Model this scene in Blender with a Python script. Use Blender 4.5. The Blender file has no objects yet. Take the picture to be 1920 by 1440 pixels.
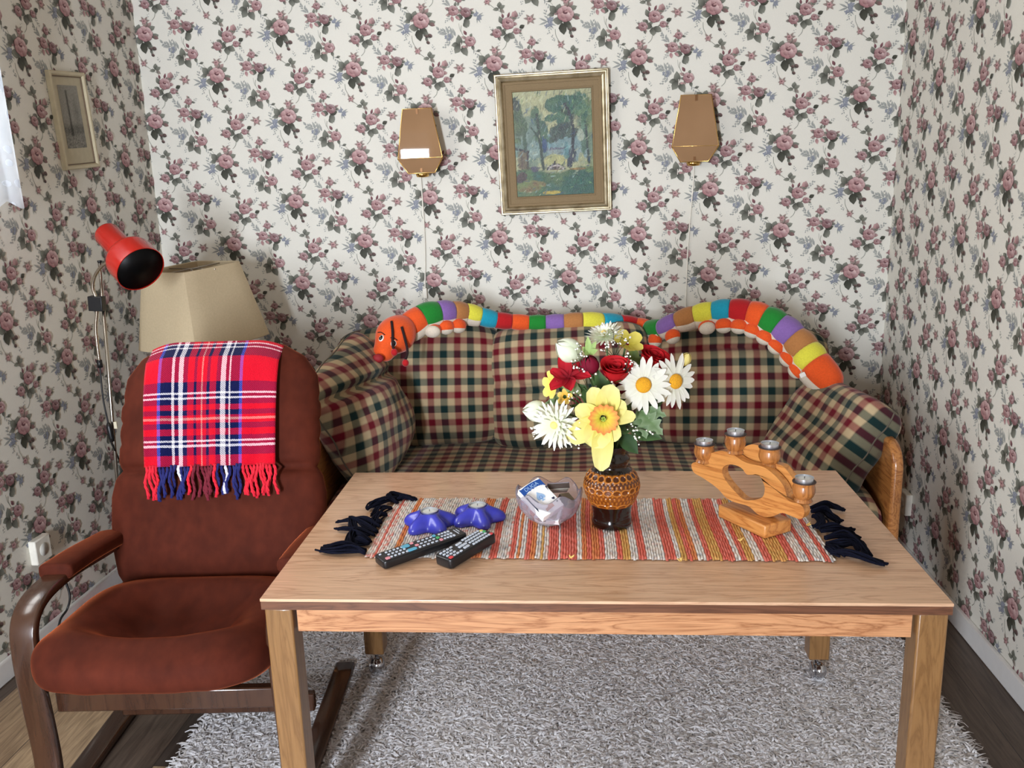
import bpy, math, random
import numpy as np
from mathutils import Vector, Matrix
random.seed(7); rng = np.random.default_rng(7)
PI = math.pi
scn = bpy.context.scene
COL = scn.collection

# ------------------------------------------------------------------ helpers
def c(r, g, b, a=1.0):
    f = lambda v: (v/255/12.92) if v/255 <= .04045 else ((v/255+.055)/1.055)**2.4
    return (f(r), f(g), f(b), a)

CAMZ, F_PX, YAW, PITCH, ROLL = 1.3715, 1620.0, -.0919, .2305, -.0308
cy_, sy_, cp_, sp_ = math.cos(YAW), math.sin(YAW), math.cos(PITCH), math.sin(PITCH)
_fw = Vector((sy_*cp_, cy_*cp_, -sp_)); _rt = Vector((cy_, -sy_, 0)); _up = _rt.cross(_fw)
RT = math.cos(ROLL)*_rt + math.sin(ROLL)*_up; UP = -math.sin(ROLL)*_rt + math.cos(ROLL)*_up
def W(u, v, val, ax=1):
    """point of the room seen at picture position (u, v), on the plane where coordinate ax equals val"""
    d = RT*((u-960)/F_PX) + UP*(-(v-720)/F_PX) + _fw
    o = Vector((0, 0, CAMZ)); t = (val-o[ax])/d[ax]
    return o + d*t

class MB:
    def __init__(s): s.V = []; s.F = []; s.UV = []; s.C = []
    def add(s, V, F, uv=None, col=None):
        n = len(s.V); V = [tuple(v) for v in V]
        s.V += V; s.F += [tuple(i+n for i in f) for f in F]
        s.UV += [tuple(x) for x in uv] if uv is not None else [(v[0], v[1]) for v in V]
        if col is None: col = (1, 1, 1, 1)
        s.C += [tuple(x) for x in col] if hasattr(col[0], '__len__') else [tuple(col)]*len(V)
        return s
    def box(s, cx, cy, cz, sx, sy, sz, M=None, col=None):
        V = [Vector((cx+a*sx/2, cy+b*sy/2, cz+d*sz/2)) for d in (-1, 1) for a, b in ((-1,-1),(1,-1),(1,1),(-1,1))]
        if M is not None: V = [M @ v for v in V]
        return s.add(V, [(3,2,1,0),(4,5,6,7),(0,1,5,4),(1,2,6,5),(2,3,7,6),(3,0,4,7)], col=col)
    def tube(s, P, r, n=10, flat=None, ref=None, closed=False, cap=True, col=None):
        P = [Vector(p) for p in P]; m = len(P)
        R = r if hasattr(r, '__len__') else [r]*m
        ref = Vector(ref) if ref else None; V = []; UVs = []; L = 0; a = None
        for i in range(m):
            t = (P[(i+1) % m]-P[i-1]) if closed else (P[min(i+1, m-1)]-P[max(i-1, 0)])
            if t.length < 1e-9: t = Vector((0, 0, 1))
            t.normalize()
            if ref: a = ref - t*ref.dot(t)
            elif a is None: a = t.orthogonal()
            else: a = a - t*a.dot(t)
            if a.length < 1e-6: a = t.orthogonal()
            a.normalize(); b = t.cross(a)
            if i: L += (P[i]-P[i-1]).length
            for k in range(n):
                th = 2*PI*k/n; ca, sa = math.cos(th), math.sin(th)
                if flat:
                    e = flat[2] if len(flat) > 2 else .3
                    ca = math.copysign(abs(ca)**e, ca); sa = math.copysign(abs(sa)**e, sa)
                    V.append(P[i] + a*ca*flat[0]*R[i] + b*sa*flat[1]*R[i])
                else: V.append(P[i] + (a*ca+b*sa)*R[i])
                UVs.append((k/n, L))
        Fs = []
        for i in range(m if closed else m-1):
            j = (i+1) % m
            for k in range(n):
                k2 = (k+1) % n; Fs.append((i*n+k, i*n+k2, j*n+k2, j*n+k))
        if cap and not closed:
            Fs.append(tuple(range(n-1, -1, -1))); Fs.append(tuple((m-1)*n+k for k in range(n)))
        return s.add(V, Fs, UVs, col)
    def lathe(s, prof, n=32, M=None, fn=None, col=None, cap=True):
        V = []; m = len(prof); UVs = []
        for i, (r, z) in enumerate(prof):
            for k in range(n):
                th = 2*PI*k/n; rr, zz = fn(r, z, th, i) if fn else (r, z)
                p = Vector((rr*math.cos(th), rr*math.sin(th), zz)); V.append(M @ p if M is not None else p)
                UVs.append((th, z))
        Fs = [(i*n+k, i*n+(k+1) % n, (i+1)*n+(k+1) % n, (i+1)*n+k) for i in range(m-1) for k in range(n)]
        if cap:
            if prof[0][0] > 1e-5: Fs.append(tuple(range(n-1, -1, -1)))
            if prof[-1][0] > 1e-5: Fs.append(tuple((m-1)*n+k for k in range(n)))
        return s.add(V, Fs, UVs, col)
    def prism(s, out, h0, h1, M=None, col=None):
        n = len(out); V = [Vector((x, y, h0)) for x, y in out]+[Vector((x, y, h1)) for x, y in out]
        if M is not None: V = [M @ v for v in V]
        return s.add(V, [tuple(range(n-1, -1, -1)), tuple(range(n, 2*n))]+[(i, (i+1) % n, n+(i+1) % n, n+i) for i in range(n)], col=col)
    def ell(s, ctr, r, M=None, nu=16, nv=10, col=None, e=(1, 1)):
        ctr = Vector(ctr); V = []; pw = lambda v, q: math.copysign(abs(v)**q, v)
        for j in range(nv+1):
            ph = -PI/2+PI*j/nv
            for k in range(nu):
                th = 2*PI*k/nu; cf = pw(math.cos(ph), e[0]) if abs(math.cos(ph)) > 1e-9 else 0
                p = Vector((r[0]*cf*pw(math.cos(th), e[1]), r[1]*cf*pw(math.sin(th), e[1]), r[2]*pw(math.sin(ph), e[0])))
                V.append(ctr+(M @ p if M is not None else p))
        return s.add(V, [(j*nu+k, j*nu+(k+1) % nu, (j+1)*nu+(k+1) % nu, (j+1)*nu+k) for j in range(nv) for k in range(nu)], col=col)
    def grid(s, P, uv=None, col=None, closeu=False):
        m, n = len(P), len(P[0]); V = [p for row in P for p in row]
        UVs = [q for row in uv for q in row] if uv is not None else None
        if col is not None and hasattr(col[0], '__len__') and hasattr(col[0][0], '__len__'): col = [q for row in col for q in row]
        nn = n if closeu else n-1
        return s.add(V, [(i*n+j, i*n+(j+1) % n, (i+1)*n+(j+1) % n, (i+1)*n+j) for i in range(m-1) for j in range(nn)], UVs, col)
    def build(s, name, mat, parent=None, smooth=True, bevel=0, seg=2, sub=0, solid=0, auto=None):
        me = bpy.data.meshes.new(name); me.from_pydata(s.V, [], s.F)
        uvl = me.uv_layers.new(name='UVMap'); li = np.empty(len(me.loops), dtype=np.int32); me.loops.foreach_get('vertex_index', li)
        uvl.data.foreach_set('uv', np.array(s.UV, dtype=np.float32)[li].ravel())
        if any(q != (1, 1, 1, 1) for q in s.C[:400:7]) or any(q != (1, 1, 1, 1) for q in s.C[-50:]):
            ca = me.color_attributes.new('Col', 'FLOAT_COLOR', 'POINT'); ca.data.foreach_set('color', np.array(s.C, dtype=np.float32).ravel())
        me.materials.append(mat)
        if smooth: me.polygons.foreach_set('use_smooth', [True]*len(me.polygons))
        me.update()
        if auto: me.set_sharp_from_angle(angle=math.radians(auto))
        o = bpy.data.objects.new(name, me); COL.objects.link(o)
        if parent is not None: o.parent = parent
        if solid: m = o.modifiers.new('thick', 'SOLIDIFY'); m.thickness = solid; m.offset = 0
        if bevel:
            m = o.modifiers.new('bevel', 'BEVEL'); m.width = bevel; m.segments = seg; m.limit_method = 'ANGLE'; m.angle_limit = math.radians(40)
            if smooth: me.set_sharp_from_angle(angle=math.radians(50))
        if sub: m = o.modifiers.new('sub', 'SUBSURF'); m.levels = m.render_levels = sub
        return o

def tag(o, label, cat, group=None, kind=None):
    o['label'] = label; o['category'] = cat
    if group: o['group'] = group
    if kind: o['kind'] = kind
    return o
def thing(name, label, cat, loc=(0, 0, 0), rz=0, group=None):
    o = bpy.data.objects.new(name, None); COL.objects.link(o); o.empty_display_size = .05
    o.location = loc; o.rotation_euler = (0, 0, rz)
    return tag(o, label, cat, group)
def struct(o): o['kind'] = 'structure'; return o
def axes(center, ex, ez):
    """frame at center with x along ex and z along ez"""
    ez = Vector(ez).normalized(); ex = Vector(ex); ex = (ex-ez*ex.dot(ez)).normalized(); ey = ez.cross(ex)
    M = Matrix((ex, ey, ez)).transposed().to_4x4(); M.translation = Vector(center); return M
def smoothpath(P, k=6, closed=False):
    P = [Vector(p) for p in P]; n = len(P); out = []
    for i in range(n if closed else n-1):
        g = (lambda j: P[j % n]) if closed else (lambda j: P[min(max(j, 0), n-1)])
        a, b, d, e = g(i-1), g(i), g(i+1), g(i+2)
        for q in range(k):
            t = q/k
            out.append(.5*((2*b)+(d-a)*t+(2*a-5*b+4*d-e)*t*t+(-a+3*b-3*d+e)*t**3))
    if not closed: out.append(P[-1])
    return out

# ------------------------------------------------------------------ materials
class NT:
    def __init__(s, name):
        s.m = bpy.data.materials.new(name); s.m.use_nodes = True; s.t = s.m.node_tree; s.t.nodes.clear()
        s.out = s.n('ShaderNodeOutputMaterial'); s.b = s.n('ShaderNodeBsdfPrincipled'); s.l(s.b.outputs[0], s.out.inputs[0])
    def n(s, ty, **kw):
        o = s.t.nodes.new(ty)
        for k, v in kw.items(): setattr(o, k, v)
        return o
    def l(s, a, b): s.t.links.new(a, b)
    def set(s, **kw):
        for k, v in kw.items(): s.b.inputs[k.replace('_', ' ')].default_value = v
        return s
    def math(s, op, a, b=None):
        o = s.n('ShaderNodeMath', operation=op)
        for i, x in enumerate((a, b)):
            if x is None: continue
            if isinstance(x, (int, float)): o.inputs[i].default_value = x
            else: s.l(x, o.inputs[i])
        return o.outputs[0]
    def mix(s, f, a, b, mode='MIX'):
        o = s.n('ShaderNodeMix', data_type='RGBA', blend_type=mode)
        for i, x in ((0, f), (6, a), (7, b)):
            if isinstance(x, (int, float)): o.inputs[i].default_value = x
            elif isinstance(x, tuple): o.inputs[i].default_value = x
            else: s.l(x, o.inputs[i])
        return o.outputs[2]
    def ramp(s, f, stops, mode='LINEAR'):
        o = s.n('ShaderNodeValToRGB'); o.color_ramp.interpolation = mode; e = o.color_ramp.elements
        e[0].position, e[0].color = stops[0]
        e[1].position, e[1].color = stops[-1]
        for p, q in stops[1:-1]: x = e.new(p); x.color = q
        s.l(f, o.inputs[0]); return o.outputs[0]
    def coord(s, kind='Object', scale=(1, 1, 1), rot=(0, 0, 0)):
        tc = s.n('ShaderNodeTexCoord'); mp = s.n('ShaderNodeMapping'); src = tc.outputs[kind]
        if any(rot) and scale != (1, 1, 1):
            m0 = s.n('ShaderNodeMapping'); m0.inputs['Rotation'].default_value = rot; s.l(src, m0.inputs[0]); src = m0.outputs[0]; rot = (0, 0, 0)
        s.l(src, mp.inputs[0])
        mp.inputs['Scale'].default_value = scale; mp.inputs['Rotation'].default_value = rot; return mp.outputs[0]
    def noise(s, vec, scale, detail=4, rough=.5, dist=0):
        o = s.n('ShaderNodeTexNoise'); s.l(vec, o.inputs['Vector'])
        o.inputs['Scale'].default_value = scale; o.inputs['Detail'].default_value = detail
        o.inputs['Roughness'].default_value = rough; o.inputs['Distortion'].default_value = dist; return o.outputs[0]
    def bump(s, h, strength=.3, dist=.002):
        o = s.n('ShaderNodeBump'); o.inputs['Strength'].default_value = strength; o.inputs['Distance'].default_value = dist
        s.l(h, o.inputs['Height']); s.l(o.outputs[0], s.b.inputs['Normal'])
    def base(s, x): s.l(x, s.b.inputs['Base Color']); return s

def plain(name, col, rough=.5, metal=0, var=.06, vs=40, bump=0, coat=0, spec=None, sheen=0):
    t = NT(name); t.set(Roughness=rough, Metallic=metal)
    if coat: t.set(Coat_Weight=coat, Coat_Roughness=.08)
    if spec is not None: t.b.inputs['Specular IOR Level'].default_value = spec
    if sheen: t.set(Sheen_Weight=sheen, Sheen_Roughness=.4)
    nz = t.noise(t.coord('Object'), vs, 4)
    d = tuple(v*(1-var) for v in col[:3])+(1,); e = tuple(min(1, v*(1+var)) for v in col[:3])+(1,)
    t.base(t.ramp(nz, [(.3, d), (.7, e)]))
    if bump: t.bump(nz, bump)
    return t.m
def vcol(name, rough=.7, spec=.3, var=.08, vs=200, trans=0, metal=0, coat=0, bump=0, sss=0):
    t = NT(name); t.set(Roughness=rough, Metallic=metal, Transmission_Weight=trans); t.b.inputs['Specular IOR Level'].default_value = spec
    if coat: t.set(Coat_Weight=coat, Coat_Roughness=.05)
    a = t.n('ShaderNodeAttribute', attribute_name='Col'); nz = t.noise(t.coord('Object'), vs, 3)
    t.base(t.mix(1.0, a.outputs['Color'], t.ramp(nz, [(.25, (1-var, 1-var, 1-var, 1)), (.75, (1, 1, 1, 1))]), 'MULTIPLY'))
    if bump: t.bump(nz, bump)
    if sss:
        tr = t.n('ShaderNodeBsdfTranslucent'); t.l(a.outputs['Color'], tr.inputs[0]); mx = t.n('ShaderNodeMixShader'); mx.inputs[0].default_value = sss
        t.l(t.b.outputs[0], mx.inputs[1]); t.l(tr.outputs[0], mx.inputs[2]); t.l(mx.outputs[0], t.out.inputs[0])
    return t.m
def wood(name, light, dark, along=(1, 12, 12), rough=.4, fine=.25, coat=0, dist=1.2, sc=2.2, rot=(0, 0, 0)):
    t = NT(name); t.set(Roughness=rough)
    if coat: t.set(Coat_Weight=coat, Coat_Roughness=.12)
    v = t.coord('Object', along, rot); n1 = t.noise(v, sc, 6, .55, dist)
    wv = t.math('FRACT', t.math('MULTIPLY', n1, 7.0)); tri = t.math('ABSOLUTE', t.math('SUBTRACT', wv, .5))
    v2 = t.coord('Object', tuple(x*(6 if x > 1.5 else 1.5) for x in along), rot); n2 = t.noise(v2, 6, 4, .6)
    mid = tuple((a+b)/2 for a, b in zip(light, dark))
    base = t.ramp(tri, [(0, dark), (.12, mid), (.38, light), (.5, light)])
    f = t.ramp(n2, [(.3, (1-fine, 1-fine, 1-fine, 1)), (.65, (1, 1, 1, 1))])
    t.base(t.mix(1.0, base, f, 'MULTIPLY')); t.bump(n2, .06); return t.m
def stripes(t, coordval, stops, mode='LINEAR'):
    return t.ramp(coordval, stops, mode)
def gingham(name, period=.098, dim=.9):
    t = NT(name); t.set(Roughness=.9); t.b.inputs['Specular IOR Level'].default_value = .1; t.set(Sheen_Weight=.15)
    uv = t.n('ShaderNodeUVMap'); sep = t.n('ShaderNodeSeparateXYZ'); t.l(uv.outputs[0], sep.inputs[0])
    cr, gr, rd = c(196, 174, 138), c(24, 50, 50), c(112, 16, 34)
    e = .03
    st = [(0, gr), (.25-e, gr), (.25+e, cr), (.5-e, cr), (.5+e, rd), (.75-e, rd), (.75+e, cr), (1-e, cr), (1, gr)]
    cols = [t.ramp(t.math('FRACT', t.math('ADD', t.math('DIVIDE', sep.outputs[i], period), 20.0)), st) for i in (0, 1)]
    tw = t.math('GREATER_THAN', t.math('FRACT', t.math('DIVIDE', t.math('ADD', sep.outputs[0], sep.outputs[1]), .0021)), .5)
    mu = t.mix(1.0, cols[0], cols[1], 'MULTIPLY'); gm = t.n('ShaderNodeGamma'); t.l(mu, gm.inputs[0]); gm.inputs[1].default_value = .53
    col = t.mix(.58, gm.outputs[0], t.mix(t.math('ADD', t.math('MULTIPLY', tw, .3), .35), cols[0], cols[1]))
    nz = t.noise(t.coord('Object'), 14, 5); col = t.mix(1.0, col, t.ramp(nz, [(.3, (.82*dim, .82*dim, .82*dim, 1)), (.7, (dim, dim, dim, 1))]), 'MULTIPLY')
    t.base(col); t.bump(t.noise(t.coord('Object'), 60, 4), .25, .004); return t.m
# ------------------------------------------------------------------ the room
D_, XL, XR, YB, ZC = 3.362, -1.702, 1.1206, -1.7, 2.42
LP, LD, LM = c(206, 172, 168), c(88, 54, 60), c(152, 106, 110)
GD, GL, GM = c(46, 46, 38), c(150, 152, 140), c(90, 91, 80)
BL, BD = c(160, 164, 176), c(122, 128, 142)
def lerp(a, b, t): return tuple(x+(y-x)*t for x, y in zip(a, b))
CELL = []      # printed pattern of the paper: (outline, layer, colours), in metres
def cp(x, y):  # drawing units -> metres
    x -= 1200; y -= 498; return (x/2713, -(y+.045*x)/2836)
def poly(pts, layer, cols):
    CELL.append((np.array([cp(*p) for p in pts]), layer, np.array(cols)))
def leaf2(x, y, L, w, ang, layer=2, a=GD, b=GL):
    L *= 1.08; w *= 1.25
    ca, sa = math.cos(math.radians(ang)), math.sin(math.radians(ang)); P = []; Cc = []
    for t, o in ((0, .05), (.15, .55), (.4, 1), (.7, .75), (1, 0), (.7, -.75), (.4, -1), (.15, -.55)):
        X, Y = L*t, w*o*.5; P.append((x+X*ca-Y*sa, y-(X*sa+Y*ca))); Cc.append(lerp(a, b, t*.75+(.2 if o > 0 else 0)))
    poly(P, layer, Cc)
def ell2(x, y, rx, ry, ang, layer, a, b, n=10, la=60):
    ca, sa = math.cos(math.radians(ang)), math.sin(math.radians(ang)); P = []; Cc = []
    for k in range(n):
        th = 2*PI*k/n; X, Y = rx*math.cos(th), ry*math.sin(th)
        P.append((x+X*ca-Y*sa, y-(X*sa+Y*ca))); Cc.append(lerp(a, b, .5+.5*math.cos(th+math.radians(ang-la))))
    poly(P, layer, Cc)
def rose2(x, y, r, layer=4, tone=0., seed=0):
    R = random.Random(seed); A, B, M_ = (lerp(q, LD, tone) for q in (LP, LM, LM)); hi = lerp(A, (1, 1, 1, 1), .22)
    for k in range(5):
        th = R.uniform(0, 360); leaf2(x+r*.7*math.cos(math.radians(th)), y-r*.7*math.sin(math.radians(th)), r*R.uniform(.6, 1.0), r*R.uniform(.35, .5), th+R.uniform(-25, 25), layer-2, R.choice([GM, GD, LD]), R.choice([GL, GL, LP]))
    ell2(x, y, r*.92, r*.85, 0, layer-1, LD, lerp(LD, LM, .5))
    for k in range(7):
        th = 51.4*k+R.uniform(-12, 12); q = math.radians(th); dx, dy = r*.60*math.cos(q), -r*.55*math.sin(q); lit = .5+.5*math.cos(q-.9)
        ell2(x+dx, y+dy, r*.46, r*.38, th+90, layer, LD, lerp(M_, LD, .4))
        ell2(x+dx*1.12, y+dy*1.12, r*.40, r*.27, th+90, layer+1, lerp(M_, LD, R.uniform(0, .5)), lerp(lerp(M_, A, .5), hi, lit*R.uniform(.5, 1)))
    ell2(x, y+r*.05, r*.5, r*.46, 20, layer+2, lerp(M_, LD, .6), lerp(A, M_, .4))
    ell2(x-r*.2, y+r*.2, r*.34, r*.36, 50, layer+3, lerp(M_, LD, .45), A)
    ell2(x+r*.22, y+r*.16, r*.3, r*.34, -50, layer+3, lerp(M_, LD, .2), hi)
    ell2(x-r*.02, y-r*.16, r*.28, r*.2, -10, layer+4, LD, lerp(LD, M_, .5))
    ell2(x+r*.04, y-r*.22, r*.16, r*.08, 10, layer+5, lerp(M_, LD, .3), A, 6)
def bud2(x, y, r, ang=80, layer=4):
    leaf2(x, y+r, r*2.2, r*1.5, ang, layer, LD, LP); leaf2(x-r*.2, y+r, r*1.9, r*.8, ang+14, layer+1, LM, LP)
    leaf2(x, y+r*1.1, r*.9, r*.5, ang+50, layer+2, GM, GL); leaf2(x, y+r*1.1, r*.9, r*.5, ang-50, layer+2, GM, GL)
def star2(x, y, r, layer=4, seed=1):
    R = random.Random(seed)
    for k in range(6): leaf2(x, y, r*R.uniform(.8, 1.3), r*.42, 60*k+R.uniform(-12, 12), layer-1, lerp(GM, LD, .3), lerp(GL, LP, .5))
    for k in range(5): ell2(x+r*.28*math.cos(1.26*k), y+r*.28*math.sin(1.26*k), r*.34, r*.26, -72*k, layer, LM, LP, 8)
    ell2(x-r*.05, y-r*.05, r*.2, r*.16, 0, layer+1, LD, LM, 6)
def blue2(x, y, r, layer=2, seed=2):
    R = random.Random(seed)
    for k in range(8):
        th, q = R.uniform(0, 6.28), r*R.uniform(.2, .75)
        fx, fy = x+q*math.cos(th), y+q*math.sin(th)
        for j in range(4): ell2(fx+r*.16*math.cos(1.57*j+th), fy+r*.16*math.sin(1.57*j+th), r*.2, r*.13, -90*j-math.degrees(th), layer, lerp(BD, GM, R.random()*.5), BL, 6)
    for k in range(5): leaf2(x, y, r*1.2, r*.22, R.uniform(0, 360), layer-1, lerp(GL, BD, .5), lerp(GL, (1, 1, 1, 1), .2))
def sprig2(x, y, L, ang, n=9, w=.22, col=(None, None), layer=1, seed=3):
    R = random.Random(seed); a, b = col[0] or lerp(GL, BD, .4), col[1] or lerp(GL, (1, 1, 1, 1), .25)
    ca, sa = math.cos(math.radians(ang)), math.sin(math.radians(ang))
    for k in range(n):
        t = L*(k+.5)/n; s = 1 if k % 2 else -1
        leaf2(x+t*ca, y-t*sa, L*R.uniform(.25, .45)*(1.15-k/n*.6), L*w*.5, ang+s*R.uniform(25, 60), layer, a, b)
def stem2(P, w=5, layer=1, col=None):
    col = col or lerp(GL, GM, .3); P = [Vector((x, y, 0)) for x, y in P]; Q = smoothpath(P, 4)
    for i in range(len(Q)-1):
        d = (Q[i+1]-Q[i]); n = Vector((-d.y, d.x, 0)).normalized()*w*.5
        poly([(q.x, q.y) for q in (Q[i]-n, Q[i]+n, Q[i+1]+n, Q[i+1]-n)], layer, [col]*4)
# leaf pair with one rose
leaf2(1192, 478, 110, 58, 95, 2); leaf2(1196, 455, 100, 62, 238, 3); leaf2(1212, 470, 105, 58, 296, 3); leaf2(1180, 455, 70, 45, 190, 2)
rose2(1297, 425, 58, seed=4); leaf2(1262, 365, 50, 26, 120, 2, LD, LM); leaf2(1255, 470, 40, 22, 200, 3, LM, LP)
sprig2(1160, 380, 190, 160, 11, seed=5); sprig2(1100, 400, 110, 100, 7, seed=6); sprig2(1110, 400, 120, 230, 7, seed=7); blue2(1080, 375, 45, seed=8)
sprig2(1330, 500, 100, -60, 6, seed=9); sprig2(1090, 560, 60, 70, 4, seed=10); stem2([(1215, 270), (1208, 320), (1232, 375)]); stem2([(1190, 250), (1195, 300), (1205, 330)], 3)
stem2([(1200, 480), (1225, 465), (1250, 470)], 6, 4, c(225, 215, 205)); stem2([(1203, 440), (1203, 498)], 8, 4, c(225, 215, 205))
stem2([(1380, 525), (1410, 560), (1418, 600)], 3); leaf2(1360, 525, 42, 22, 20)
# three roses with a blue flower
rose2(1140, 128, 56, seed=11); rose2(1265, 145, 54, tone=.45, seed=12); rose2(1197, 14, 40, tone=.1, seed=13)
leaf2(1235, 195, 75, 50, 175, 3); leaf2(1255, 200, 85, 52, -70, 3); leaf2(1250, 200, 80, 46, 20, 3, GD, GM); leaf2(1240, 240, 60, 40, -60, 2)
blue2(1378, 182, 55, seed=14); sprig2(1110, 90, 120, 135, 9, seed=15); sprig2(1110, 180, 80, 225, 6, seed=16); leaf2(1120, 180, 55, 28, -80, 3, LM, LP); leaf2(1160, 180, 50, 26, -40, 3, LM, LP)
sprig2(1240, 20, 60, 40, 5, seed=17)
# the full bouquet with berries and blue flowers
rose2(812, 224, 88, tone=-.15, seed=18)
leaf2(720, 215, 85, 60, 130, 3); leaf2(740, 200, 70, 52, 75, 3); leaf2(705, 215, 60, 40, 205, 2); leaf2(880, 260, 75, 48, 20, 2); leaf2(890, 250, 60, 34, -20, 2, GM, LM)
leaf2(785, 300, 95, 62, 170, 3); leaf2(775, 310, 110, 66, -80, 3, GD, GM); leaf2(790, 300, 90, 56, -30, 3, GD, GM); leaf2(830, 330, 80, 44, -50, 3)
stem2([(790, 320), (850, 370), (895, 400)], 5); 
for x, y, r in ((895, 372, 20), (860, 378, 15), (872, 440, 16)): ell2(x, y, r, r*1.2, 60, 4, GD, lerp(GM, LM, .5), 8)
stem2([(850, 375), (868, 410), (872, 440)], 3); leaf2(850, 380, 60, 24, -70, 2)
blue2(635, 300, 72, seed=20); sprig2(650, 290, 110, 110, 6, seed=21); sprig2(670, 340, 80, 250, 5, seed=22); star2(818, 98, 46, seed=23); sprig2(850, 60, 50, 60, 3, seed=24)
# vine between the bouquets
stem2([(710, 370), (715, 430), (745, 490)]); star2(762, 524, 42, tone if False else 4, seed=25); sprig2(700, 500, 70, 110, 5, seed=26)
stem2([(790, 555), (850, 600), (900, 630), (912, 690)]); leaf2(880, 590, 62, 42, 85); leaf2(880, 592, 62, 30, 30, 2, GM, GL); leaf2(878, 592, 60, 30, 190, 2, GM, GL); leaf2(885, 595, 55, 28, -40, 2, GM, lerp(GL, LP, .4)); sprig2(925, 520, 60, 95, 4, seed=27)
# bouquet with side roses and a bud
rose2(962, 735, 66, seed=28); rose2(850, 830, 50, tone=.15, seed=29); bud2(1024, 655, 34); rose2(1045, 808, 36, tone=.1, seed=30)
leaf2(940, 835, 85, 56, 165, 3); leaf2(945, 835, 80, 58, -85, 3); leaf2(955, 835, 80, 52, -30, 3); leaf2(900, 800, 60, 40, 150, 2); leaf2(905, 740, 75, 40, 110, 2); leaf2(1075, 780, 55, 34, 30, 3, GD, GM)
sprig2(1050, 690, 100, 50, 7, seed=31); sprig2(1070, 840, 70, -40, 5, seed=32); star2(1182, 694, 50, seed=33); leaf2(915, 685, 45, 20, 100, 2, LD, LM); leaf2(960, 680, 55, 20, 70, 2, LD, LM)
stem2([(945, 885), (935, 950), (900, 990)]); sprig2(820, 800, 50, 150, 3, seed=34)

# flatten the cell into arrays
CELL.sort(key=lambda q: q[1])
_cv = np.concatenate([p for p, _, _ in CELL]); _cl = np.concatenate([np.full(len(p), i) for i, (p, l, _) in enumerate(CELL)]); _cc = np.concatenate([q for _, _, q in CELL])
_cs = np.array([len(p) for p, _, _ in CELL]); _co = np.concatenate([[0], np.cumsum(_cs)[:-1]])
_cmin = np.array([p.min(0) for p, _, _ in CELL]); _cmax = np.array([p.max(0) for p, _, _ in CELL])

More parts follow.
